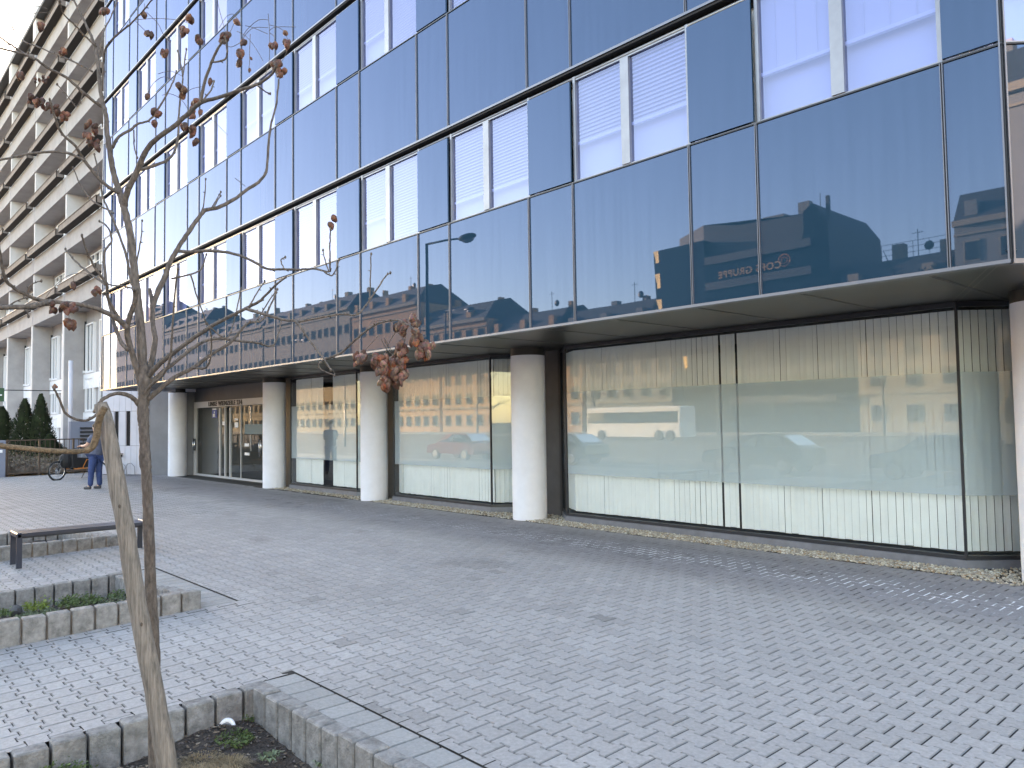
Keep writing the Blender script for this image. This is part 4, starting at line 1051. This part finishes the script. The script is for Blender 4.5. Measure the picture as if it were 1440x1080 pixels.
cluster(103, 400, 2, (3, 4)); cluster(137, 411, 4, (4, 6)); cluster(75, 436, 5, (3, 8), -.4); cluster(91, 434, 6, (4, 7), -.4); cluster(101, 436, 5, (3, 8), -.4); cluster(97, 455, 8, (6, 6), -.4); cluster(76, 545, 4, (3, 2), -.3, .6)
cluster(470, 306, 3, (2, 4), -.15); cluster(465, 317, 2, (2, 3), -.15)
for (x, y, n_) in ((505, 506, 9), (582, 452, 4), (564, 461, 7), (585, 467, 4), (583, 482, 5), (564, 490, 7), (564, 502, 5), (595, 500, 7), (602, 490, 6), (531, 508, 6), (539, 507, 4), (533, 519, 6), (541, 522, 6), (541, 534, 6), (541, 543, 3), (553, 511, 6), (558, 519, 6), (558, 532, 6), (567, 530, 4), (551, 524, 5), (592, 484, 4)):
    cluster(x, y, n_+2, (7, 8), -.6, 1.2, True)
#@@STAKE
# ------------------------------------------------------------------ wooden stake and rope
zs = -.26
pb = at_z(238, 1105, zs); dS = DEP-.24
stk = MB(); P = [(238, 1112, 0, 15), (232, 1060, 0, 14), (222, 1000, 0, 13.5), (211, 940, 0, 13), (199, 880, 0, 12.6), (187, 810, 0, 12.2), (176, 740, 0, 12), (165, 680, 0, 11.6), (152, 610, 0, 10.8), (145, 580, 0, 10), (141, 567, 0, 8.5)]
Q = smooth_path(P, 4)
random.seed(9)
stk.tube([at_depth(x+random.gauss(0, .3), y, dS-.02) for x, y, d, r in Q], [r*.97*dS/F_PX*random.uniform(.975, 1.025) for x, y, d, r in Q], 16)
so_ = obj_at(stk, 'wooden_stake', MT['wood'], 'leaning weathered round wooden stake crossing in front of the young tree', 'stake', smooth=True)
kn = MB()
for (x, y) in ((168, 712), (199, 878)):
    kn.ell(at_depth(x, y, dS-.058), .007, .006, .010, 9, 6, jit=.15)
kn.build('knot', mat('knot', (.08, .06, .05), .9), so_)
ck = MB(); pts = [at_depth(x, y, dS-.057) for x, y in ((179, 800), (186, 850), (196, 900), (203, 950), (213, 1000), (224, 1050))]
ck.tube(pts, .0025, 4); ck.build('drying_crack', MT['black'], so_)
rp = MB(); pts = [(-40, 622, -.5), (0, 627, -.4), (30, 630, -.35), (60, 633, -.3), (95, 635, -.2), (118, 634, -.12), (130, 628, -.1), (136, 612, -.1), (138, 597, -.1), (142, 583, -.12), (148, 573, -.12)]
Q = smooth_path(pts, 5)
rp.tube([at_depth(x, y, dS+d) for x, y, d in Q], [r_*dS/F_PX for r_ in [3.4 if i < len(Q)*.5 else 4.6 for i in range(len(Q))]], 8)
obj_at(rp, 'tie_rope', MT['rope'], 'thick brown coir tie rope running from the stake top out to the left edge', 'rope', smooth=True)
#@@PERSON
# ------------------------------------------------------------------ skinned figures
def skin_obj(name, joints, bones, m, parent=None, sub=2):
    me = bpy.data.meshes.new(name); me.from_pydata([j[0] for j in joints], bones, [])
    o = bpy.data.objects.new(name, me); COL.objects.link(o)
    sk = o.modifiers.new('s', 'SKIN'); me.skin_vertices.new() if not me.skin_vertices else None
    for v, j in zip(me.skin_vertices[0].data, joints):
        v.radius = j[1] if isinstance(j[1], tuple) else (j[1], j[1])
    me.skin_vertices[0].data[0].use_root = True
    ss = o.modifiers.new('u', 'SUBSURF'); ss.levels = sub; ss.render_levels = sub
    dg = bpy.context.evaluated_depsgraph_get(); nm = bpy.data.meshes.new_from_object(o.evaluated_get(dg))
    COL.objects.unlink(o); bpy.data.objects.remove(o)
    nm.materials.clear(); nm.materials.append(m); nm.polygons.foreach_set('use_smooth', [True]*len(nm.polygons))
    o = bpy.data.objects.new(name, nm); COL.objects.link(o); o.parent = parent; return o
pp = at_z(135, 687.5, 0)
person = empty('person', pp, rad(118)); tag(person, 'person in blue-grey T-shirt and blue jeans standing behind the stake, hands held forward', 'person')
# local frame: +Y = facing direction, +X = right
J = [((0, -.01, .93), (.12, .085)), ((0, -.015, 1.08), (.12, .085)), ((0, -.02, 1.25), (.165, .115)), ((0, -.02, 1.40), (.15, .10)), ((0, .0, 1.49), .06), ((0, .02, 1.56), .055), ((0, .03, 1.63), (.072, .085)), ((0, .03, 1.72), (.07, .085)),
     ((.17, -.02, 1.43), .062), ((.21, .12, 1.20), .046), ((.16, .34, 1.17), .034), ((.14, .42, 1.18), .026), ((-.17, -.02, 1.43), .062), ((-.21, .12, 1.20), .046), ((-.16, .34, 1.18), .034), ((-.13, .42, 1.19), .026),
     ((.08, 0, .86), .075), ((.105, .02, .50), .06), ((.115, -.01, .11), .04), ((.12, .10, .045), .032), ((-.08, 0, .86), .075), ((-.13, .04, .50), .06), ((-.16, .03, .11), .04), ((-.17, .14, .045), .032)]
B = [(0, 1), (1, 2), (2, 3), (3, 4), (4, 5), (5, 6), (6, 7), (3, 8), (8, 9), (9, 10), (10, 11), (3, 12), (12, 13), (13, 14), (14, 15), (0, 16), (16, 17), (17, 18), (18, 19), (0, 20), (20, 21), (21, 22), (22, 23)]
skin_obj('body', J, B, MT['skin'], person)
JS = [((0, -.01, .84), (.215, .165)), ((0, -.015, 1.08), (.20, .155)), ((0, -.02, 1.25), (.21, .155)), ((0, -.02, 1.40), (.185, .13)), ((0, -.005, 1.475), .085), ((.17, -.02, 1.425), .083), ((.205, .08, 1.27), .07), ((-.17, -.02, 1.425), .083), ((-.205, .08, 1.27), .07)]
skin_obj('shirt', JS, [(0, 1), (1, 2), (2, 3), (3, 4), (3, 5), (5, 6), (3, 7), (7, 8)], MT['shirt'], person)
JJ = [((0, -.01, .96), (.185, .14)), ((.095, 0, .88), .118), ((.105, .02, .48), .085), ((.115, -.01, .07), .068), ((-.095, 0, .88), .118), ((-.13, .04, .48), .085), ((-.16, .03, .07), .068)]
skin_obj('jeans', JJ, [(0, 1), (1, 2), (2, 3), (0, 4), (4, 5), (5, 6)], MT['jeans'], person)
for (x, y) in ((.12, .04), (-.165, .08)):
    skin_obj('shoe', [((x, y-.08, .045), .048), ((x, y+.04, .045), .052), ((x, y+.17, .035), .042)], [(0, 1), (1, 2)], MT['shoe'], person, 2)
hr = MB(); hr.ell((0, .015, 1.735), .088, .10, .085, 14, 8); hr.build('hair', MT['hair'], person, True)
fc = MB(); fc.ell((0, .125, 1.66), .014, .022, .022, 8, 6); fc.ell((.08, .03, 1.66), .012, .02, .03, 8, 6); fc.ell((-.08, .03, 1.66), .012, .02, .03, 8, 6); fc.build('nose_and_ears', MT['skin'], person, True)
fc = MB(); fc.ell((.032, .112, 1.685), .012, .008, .008, 8, 6); fc.ell((-.032, .112, 1.685), .012, .008, .008, 8, 6); fc.build('eye', MT['white'], person, True)
fc = MB(); fc.ell((0, .118, 1.60), .026, .006, .006, 8, 6); fc.build('mouth', mat('lips', (.4, .16, .14), .5), person, True)
for sgn in (1, -1):
    hx = .135*sgn; JH = [((hx, .31, 1.095), .026), ((hx-.02*sgn, .36, 1.10), .027)]; BH_ = [(0, 1)]
    for f in range(4):
        a = len(JH); ox = (f-1.5)*.017; ln_ = [.04, .045, .042, .034][f]
        JH += [((hx-.02*sgn+ox, .385, 1.098), .0092), ((hx-.02*sgn+ox-.004*sgn, .385+ln_, 1.085), .0085), ((hx-.02*sgn+ox-.006*sgn, .39+ln_, 1.062), .0075)]; BH_ += [(1, a), (a, a+1), (a+1, a+2)]
    a = len(JH); JH += [((hx-.045*sgn, .35, 1.115), .011), ((hx-.06*sgn, .38, 1.12), .009)]; BH_ += [(0, a), (a, a+1)]
    ho = skin_obj('hand', JH, BH_, MT['skin'], person, 1); ho.location = (0, .115, .085)
# ------------------------------------------------------------------ cargo bike
wf_, wr_ = at_z(80, 675.5, 0), at_z(169, 668, 0)
ax = (wr_-wf_); ax.z = 0; Lb = ax.length; ax.normalize()
bike = empty('cargo_bike', wf_, math.atan2(ax.y, ax.x)); tag(bike, 'black cargo bike with orange frame rail and grey covered load, parked by the railing', 'bicycle')
def wheel(x, r, parent):
    w_ = MB(); n = 28
    pts = [Vector((x+r*math.cos(2*math.pi*k/n), 0, r+r*math.sin(2*math.pi*k/n))) for k in range(n+1)]
    w_.tube(pts, .026, 7, cap=False); wo_ = w_.build('wheel', MT['rubber'], parent, True)
    w_ = MB(); w_.tube([Vector((x+(r-.035)*math.cos(2*math.pi*k/n), 0, r+(r-.035)*math.sin(2*math.pi*k/n))) for k in range(n+1)], .012, 6, cap=False)
    w_.build('rim', MT['silver'], wo_, True)
    w_ = MB()
    for k in range(20):
        a = 2*math.pi*k/20; w_.tube([(x, .02*(-1)**k, r), (x+(r-.04)*math.cos(a), 0, r+(r-.04)*math.sin(a))], .0018, 4)
    w_.tube([(x, -.05, r), (x, .05, r)], .03, 8); w_.build('spokes', MT['silver'], wo_)
    w_ = MB(); w_.tube([(x, -.035, r), (x, -.031, r)], .09, 16); w_.build('disc_brake', MT['silver'], wo_)
wheel(0, .30, bike); wheel(Lb, .33, bike)
fr = MB()
fr.tube([(Lb, 0, .33), (Lb-.48, 0, .28), (Lb-.62, 0, .85)], .02, 7); fr.tube([(Lb, 0, .33), (Lb-.58, 0, .72)], .014, 7); fr.tube([(Lb-.48, 0, .28), (Lb-1.0, 0, .70), (.6, 0, .32)], .028, 8)
fr.tube([(0, -.05, .3), (.1, -.05, .62), (.22, 0, .78), (.30, 0, .9)], .018, 7); fr.tube([(0, .05, .3), (.1, .05, .62), (.22, 0, .78)], .018, 7)
fr.tube([(.24, 0, .70), (.42, 0, .40), (.6, 0, .32)], .028, 8); fr.build('frame', MT['dark'], bike, True)
fr = MB()
for s_ in (-.22, .22): fr.tube([(.42, s_, .34), (1.15, s_, .34), (1.25, s_, .62)], .016, 7); fr.tube([(.75, s_, .34), (.9, s_, .62), (1.25, s_, .62)], .014, 7)
fr.build('load_rail', MT['orange'], bike, True)
bx = MB(); bx.bbox(.38, 1.28, -.21, .21, .38, .70, .03); bx.bbox(.36, .58, -.22, .22, .62, .98, .04); bx.ell((.30, 0, .62), .20, .2, .26, 10, 7); bx.build('cargo_box', MT['black'], bike)
cv = MB(); cv.ell((.93, 0, .72), .34, .22, .26, 12, 8, jit=.05); cv.build('load_cover', MT['tarp'], bike, False)
hb_ = MB(); hb_.tube([(1.32, 0, .7), (1.28, 0, 1.08), (1.30, 0, 1.12)], .016, 7); hb_.tube([(1.42, -.3, 1.12), (1.30, -.2, 1.13), (1.28, 0, 1.13), (1.30, .2, 1.13), (1.42, .3, 1.12)], .013, 7); hb_.tube([(.35, 0, .95), (1.2, 0, 1.1)], .012, 6); hb_.build('handlebar', MT['dark'], bike, True)
sd_ = MB(); sd_.ell((Lb-.64, 0, .97), .14, .075, .04, 12, 6); sd_.tube([(Lb-.62, 0, .85), (Lb-.63, 0, .96)], .014, 6); sd_.build('saddle', MT['rubber'], bike, True)
fd = MB(); fd.tube([(Lb+.37*math.cos(a), 0, .33+.37*math.sin(a)) for a in [rad(t) for t in range(-10, 171, 15)]], .022, 6); fd.build('mudguard', MT['black'], bike, True)
rk = MB(); rk.box(Lb-.22, Lb+.32, -.06, .06, .74, .76); rk.tube([(Lb, .05, .33), (Lb+.1, .05, .75)], .008, 5); rk.build('luggage_rack', MT['dark'], bike)
ks = MB()
for s_ in (-.18, .18): ks.tube([(1.18, s_*.6, .34), (1.05, s_, 0)], .013, 6)
ks.build('kickstand', MT['rust'], bike)
# bicycle rack with silver loops
rk = empty('bicycle_rack', at_z(186, 668, 0), math.atan2(ax.y, ax.x)); tag(rk, 'grey tubular bicycle rack in front of the pale cladding wall', 'bicycle rack')
for k in range(5):
    l = MB(); y = .0; x = -.5+k*.34
    l.tube([(x, -.3, .02), (x, -.28, .3), (x+.02, -.1, .42), (x+.05, .1, .40), (x+.06, .25, .2), (x+.06, .3, .02)], .014, 6); l.build('loop', MT['alu'], rk, True)
l = MB(); l.tube([(-.6, -.3, .02), (1.0, -.3, .02)], .016, 6); l.tube([(-.6, .3, .02), (1.0, .3, .02)], .016, 6); l.build('base_rail', MT['alu'], rk, True)
#@@STREET
# ------------------------------------------------------------------ the far side of the street (seen in the glass)
winmesh = None
def house(x0, x1, h, fm, label, roof='mansard', yf=-75, floors=4, wsp=3.1, wh=1.9, loc=None, rz=0):
    h += 1.4
    root = empty('town_house', loc or (x0, yf, 0), rz); tag(root, label, 'house', 'town houses across the street')
    W_ = x1-x0; dpt = 14; he = h-(4.2 if roof == 'mansard' else 1.0)
    MB().box(0, W_, -dpt, 0, -.5, he).build('wall', fm, root)
    c_ = MB(); c_.box(-.05, W_+.05, 0, .55, he-.5, he+.1); c_.box(0, W_, 0, .25, 4.2, 4.55); c_.box(0, W_, 0, .2, he-1.5, he-1.3); c_.build('cornice', MT['fh2'], root)
    r_ = MB()
    if roof == 'mansard':
        P = [(0, .2, he+.1), (W_, .2, he+.1), (W_, -2.2, h-.8), (0, -2.2, h-.8), (0, -6, h), (W_, -6, h), (W_, -dpt, he+.1), (0, -dpt, he+.1)]
        r_.quad(P[0], P[1], P[2], P[3]); r_.quad(P[3], P[2], P[5], P[4]); r_.quad(P[4], P[5], P[6], P[7]); r_.poly([P[0], P[3], P[4], P[7]]); r_.poly([P[1], P[6], P[5], P[2]])
    else: r_.box(-.1, W_+.1, -dpt, .2, he+.1, he+.6)
    ro = r_.build('roof', MT['roofm'], root)
    rnd = random.Random(int(x0*13))
    nch = max(2, int(W_/7))
    for k in range(nch):
        x = (k+.3+rnd.random()*.4)*W_/nch; hh = h+rnd.uniform(.5, 1.8); wd = rnd.uniform(.5, 1.6)
        MB().box(x, x+wd, -7, -5.8, h-1.5, hh).build('chimney', fm, ro)
    if rnd.random() < .8:
        x = W_*.6; a_ = MB(); a_.tube([(x, -5.5, h-.5), (x, -5.5, h+3)], .05, 5); a_.tube([(x-.6, -5.5, h+2.6), (x+.6, -5.5, h+2.6)], .04, 4); a_.ell((x+1.2, -5.5, h+.9), .55, .25, .55, 12, 6); a_.build('antenna', MT['dark'], ro)
    nwx = max(2, int(W_/wsp)); fhh = (he-5.2)/(floors-1) if floors > 1 else 5
    cnt = 0
    for fl in range(floors):
        for k in range(nwx):
            if cnt >= 96: break
            x = (k+.5)*W_/nwx; z = 1.0 if fl == 0 else 5.2+(fl-1)*fhh; ww = .62
            if z+wh > he-.5: continue
            f = MB(); f.box(x-ww-.12, x+ww+.12, 0, .12, z-.14, z+wh+.16)
            fo = f.build('window', MT['fh2'], root); MB().box(x-ww, x+ww, .121, .15, z, z+wh).build('pane', MT['hpane'], fo); cnt += 1
        if fl == 0: continue
    if roof == 'mansard':
        for k in range(0, nwx, 2):
            x = (k+.5)*W_/nwx; MB().box(x-.6, x+.6, -1.6, .0, he+.5, he+2.1).build('dormer', fm, ro)
    return root
HS = [(-330, -276, 44, 'fh3', 'tallest grey block at the far left of the mirrored row'), (-275, -236, 37, 'fh3', 'grey town house second from the far left of the mirrored row'), (-235, -196, 31, 'fh2', 'sand coloured town house with long mansard roof in the mirrored row'),
      (-195, -151, 30.5, 'fh2', 'sand coloured wide town house in the middle of the mirrored row'), (-150, -125, 28.5, 'fh', 'ochre sunlit town house with high roof, mirrored left of the lamp'), (-124, -104, 23, 'fh', 'ochre sunlit town house mirrored behind the street lamp'),
      (-103, -86, 19.5, 'fh', 'narrow ochre town house mirrored right of the lamp'), (-85, -68, 18.6, 'fh3', 'grey low town house beside the dark office tower'), (-40.6, -28.5, 18.8, 'fh2', 'pale ornate town house with roof railing between the dark buildings'), (-27.8, -2, 24.6, 'fh3', 'tall grey town house mirrored near the building corner'), (-1, 30, 26, 'fh2', 'sand town house beyond the mirrored corner')]
for x0, x1, h, fm, lb_ in HS: house(x0, x1, h, MT[fm], lb_, floors=4 if h < 22 else (5 if h < 32 else 7))
house(0, 50, 27, MT['fh3'], 'grey town house closing the square to the right of the office block', floors=6, loc=(52, -34, 0), rz=rad(90))
rl = MB()
for z in (19.6, 20.2, 20.8): rl.tube([(-40.5, -75.2, z), (-28.6, -75.2, z)], .03, 4)
for k in range(8): x = -40.5+k*1.7; rl.tube([(x, -75.2, 18.6), (x, -75.2, 20.8)], .03, 4)
obj_at(rl, 'roof_railing', MT['dark'], 'thin metal railing on the roof of the pale ornate house across the street', 'railing')
# dark glazed office with leaning bronze edge
dk = empty('dark_office_tower', (-54, -75, 0)); tag(dk, 'dark glazed office building with leaning bronze edge and company lettering', 'building')
def dpart(mb, nm, m): o = mb.build(nm, m, dk); o.matrix_parent_inverse = Matrix.Translation(-dk.location); return o
d_ = MB(); tz = 25.5
d_.poly([(-65.6, -75, -.5), (-58, -74.4, -.5), (-58, -74.4, tz), (-66.8, -75, tz)]); d_.poly([(-66.8, -75, tz), (-58, -74.4, tz), (-58, -90, tz), (-66.8, -90, tz)]); d_.poly([(-65.6, -90, -.5), (-65.6, -75, -.5), (-66.8, -75, tz), (-66.8, -90, tz)])
d_.poly([(-58, -74.4, -.5), (-43, -75, -.5), (-44.2, -75, 22.8), (-58, -74.4, 22.8)]); d_.poly([(-44.3, -74.9, -.5), (-40.6, -75.2, -.5), (-41.4, -75.2, 24.8), (-43.1, -75, 27.4), (-44.3, -74.9, 26.6)]); d_.poly([(-58, -74.4, 22.8), (-43, -75, 22.8), (-43, -90, 22.8), (-58, -90, 22.8)])
dpart(d_, 'glazed_wall', MT['office'])
u_ = MB(); u_.poly([(-64.4, -78, 22), (-59, -76, 22), (-59, -76, 28), (-64.4, -78, 27.4)]); u_.poly([(-59, -76, 22), (-45.5, -76, 22), (-44.2, -76, 26.6), (-53.6, -76, 27.0), (-59, -76, 28)]); u_.poly([(-64.4, -78, 27.4), (-59, -76, 28), (-44.2, -76, 26.6), (-44.2, -90, 26.6), (-64.4, -90, 27.4)])
dpart(u_, 'upper_storey', MT['roofm'])
bz = MB()
for z0_, z1_ in ((23.8, 25.5), (20.2, 22.3), (16.6, 18.6), (12.8, 14.8), (9, 11)):
    lean = lambda z: -65.6-1.2*z/25.5
    bz.poly([(lean(z0_)-.02, -75.02, z0_), (lean(z0_)+.9, -74.9, z0_), (lean(z1_)+.9, -74.9, z1_), (lean(z1_)-.02, -75.0, z1_)]); bz.poly([(lean(z0_)-.02, -90, z0_), (lean(z0_)-.02, -75, z0_), (lean(z1_)-.02, -75, z1_), (lean(z1_)-.02, -90, z1_)])
dpart(bz, 'bronze_edge', MT['brass'])
sb = MB()
for z in (4, 7.8, 11.6, 15.4, 19.2, 22.6): sb.box(-57.9, -43.1, -74.55, -74.2, z-.5, z+.5)
sb.poly([(-40.6, -75.2, -.5), (-40.6, -90, -.5), (-41.4, -90, 24.8), (-41.4, -75.2, 24.8)]); sb.poly([(-43.1, -75, 27.4), (-41.4, -75.2, 24.8), (-41.4, -90, 24.8), (-43.1, -90, 27.4)]); sb.box(-41.9, -41.5, -76.4, -76.0, 20, 28.2)
dpart(sb, 'dark_band', MT['roofm'])
rb = MB(); rb.box(-52.5, -49.5, -82, -80, 27, 28.4); rb.box(-47, -45.5, -80, -79, 27, 29); rb.tube([(-44, -79, 27), (-44, -79, 29.6)], .05, 5); dpart(rb, 'roof_plant', MT['fh3'])
tm = text_mesh('COPS GRUPPE', 'lettering', 1.25, .06, MT['fh'], dk, Matrix.Translation((-51.3, -74.05, 20.0)) @ Matrix.Rotation(rad(180), 4, 'Z') @ Matrix.Rotation(rad(90), 4, 'X')); tm.matrix_parent_inverse = Matrix.Translation(-dk.location)
lg = MB(); n = 24
lg.tube([(-46.6+.75*math.cos(2*math.pi*k/n), -74.3, 20.9+.75*math.sin(2*math.pi*k/n)) for k in range(n+1)], .09, 5, cap=False); lg.tube([(-46.6+.4*math.cos(2*math.pi*k/n), -74.3, 20.9+.4*math.sin(2*math.pi*k/n)) for k in range(n+1)], .06, 5, cap=False); dpart(lg, 'emblem', MT['orange'])
# street lamp
def lamp(x, y, label, zt=8.5, z0=-.2):
    root = empty('street_lamp', (x, y, z0)); tag(root, label, 'street lamp', 'street lamps along the road'); h = zt-z0
    MB().tube([(0, 0, 0), (0, 0, 1.2), (0, 0, 1.25), (0, 0, h-1.7), (0, 0, h-1.68), (0, 0, h)], [.11, .11, .085, .075, .06, .055], 12).build('pole', MT['dark'], root, True)
    MB().tube([(0, 0, h-.02), (1.1, 0, h-.08), (1.9, 0, h-.16), (2.0, 0, h-.2)], [.045, .04, .035, .03], 8).build('arm', MT['dark'], root, True)
    hd_ = MB(); hd_.ell((2.45, 0, h-.2), .5, .16, .13, 14, 8); hd_.build('lamp_head', MT['dark'], root, True)
    hd_ = MB(); hd_.ell((2.5, 0, h-.29), .33, .12, .12, 12, 6); hd_.build('diffuser', MT['clad'], root, True)
    return root
lamp(-23.64, -3.61, 'curved arm street lamp at the plaza edge, mirrored in the lower glass band')
for k, (x, y) in enumerate(((-40, -17), (-62, -17), (-84, -17))): lamp(x, y, ['street lamp on the median, nearest one', 'street lamp on the median, middle one', 'street lamp on the median, farthest one'][k], 9, -.4)
def car(x, y, m, label, rz=0):
    root = empty('parked_car', (x, y, -.40), rz); tag(root, label, 'car', 'cars along the street')
    prof = [(-2.1, .35), (-2.12, .62), (-2.0, .80), (-1.2, .92), (-.55, 1.38), (.2, 1.47), (1.2, 1.42), (1.9, 1.0), (2.1, .92), (2.14, .5), (2.05, .32)]
    b_ = MB()
    for sgn in (-1, 1):
        pts = [(px_, sgn*(.86 if z < 1.0 else .68), z) for px_, z in prof]; b_.poly(pts if sgn < 0 else list(reversed(pts)))
    for (a, za), (c, zc) in zip(prof[:-1], prof[1:]):
        wa = .86 if za < 1 else .68; wc = .86 if zc < 1 else .68; b_.quad((a, wa, za), (c, wc, zc), (c, -wc, zc), (a, -wa, za))
    b_.build('body', m, root, False)
    g_ = MB()
    for sgn in (-1, 1):
        g_.poly([(-1.0, sgn*.84, .98), (-.5, sgn*.71, 1.33), (.2, sgn*.70, 1.41), (.2, sgn*.84, .98)][::-sgn]); g_.poly([(.28, sgn*.84, .98), (.28, sgn*.70, 1.41), (1.15, sgn*.70, 1.36), (1.6, sgn*.84, 1.0)][::-sgn])
    g_.quad((-1.17, -.75, .97), (-1.17, .75, .97), (-.62, .62, 1.36), (-.62, -.62, 1.36)); g_.quad((1.85, .7, 1.05), (1.85, -.7, 1.05), (1.28, -.6, 1.42), (1.28, .6, 1.42)); g_.build('side_window', MT['wglass'], root)
    for wx in (-1.3, 1.3):
        for sgn in (-1, 1):
            wh_ = MB(); wh_.tube([(wx, sgn*.66, .32), (wx, sgn*.88, .32)], .32, 18); wo_ = wh_.build('wheel', MT['rubber'], root); MB().tube([(wx, sgn*.88, .32), (wx, sgn*.89, .32)], .2, 14).build('rim', MT['silver'], wo_)
    for sgn in (-1, 1): MB().box(-2.14, -2.09, sgn*.6-.16, sgn*.6+.16, .62, .74).build('headlight', MT['white'], root)
car(-9, -8.2, MT['carsilver'], 'silver car parked at the kerb opposite the big shop window'); car(-15.5, -8.2, MT['carblack'], 'dark car parked at the kerb second from the right'); car(-26, -8.2, MT['carblack'], 'dark car parked at the kerb opposite the entrance'); car(-34, -8.2, MT['carred'], 'red car parked at the kerb, farthest left'); car(-3, -8.2, MT['carred'], 'red car parked at the kerb nearest the camera')
bs = empty('white_bus', (-49, -43, -.4)); tag(bs, 'long white coach standing on the far carriageway', 'bus')
b_ = MB(); b_.bbox(-6, 6, -1.25, 1.25, .35, 3.3, .15); b_.build('body', MT['white'], bs)
b_ = MB(); b_.box(-5.7, 5.6, 1.251, 1.27, 1.7, 2.8); b_.build('side_window', MT['wglass'], bs)
for x in (-3.9, 3.4, 4.7): MB().tube([(x, 1.0, .5), (x, 1.3, .5)], .5, 18).build('wheel', MT['rubber'], bs)
# bare street trees
def bare(x, y, h, seed, label):
    rnd = random.Random(seed); root = empty('street_tree', (x, y, -.3)); tag(root, label, 'tree', 'bare street trees across the road'); mb = MB(); tk = MB()
    tk.tube([(0, 0, 0), (.05, 0, h*.3), (0, .05, h*.42)], [.2, .15, .12], 8); tk.build('trunk', MT['bark'], root)
    def grow(p, d, L, r, lv):
        q = p+d*L; mb.tube([p, p+d*L*.5+Vector((rnd.gauss(0, .04)*L, rnd.gauss(0, .04)*L, 0)), q], [r, r*.8, r*.6], 5, cap=False)
        if lv == 0: return
        for _ in range(3 if lv > 1 else 4):
            nd = (d+Vector((rnd.gauss(0, .5), rnd.gauss(0, .5), rnd.gauss(.1, .35)))).normalized(); grow(q, nd, L*rnd.uniform(.55, .8), r*.6, lv-1)
    for _ in range(4): grow(Vector((0, .05, h*.42)), Vector((rnd.gauss(0, .45), rnd.gauss(0, .45), 1)).normalized(), h*.2, .09, 4)
    mb.build('crown', MT['bark'], root)
for k, (x, y, h) in enumerate(((-31, -58, 11), (-70, -60, 10), (-95, -60, 11), (-120, -60, 12), (-14, -57, 10), (-52, -62, 9))): bare(x, y, h, k+3, ['bare street tree across the road, first from the right but one', 'bare street tree in front of the low grey house', 'bare street tree in front of the ochre row', 'farthest bare street tree on the left', 'bare street tree across the road, rightmost', 'bare street tree before the dark office building'][k])
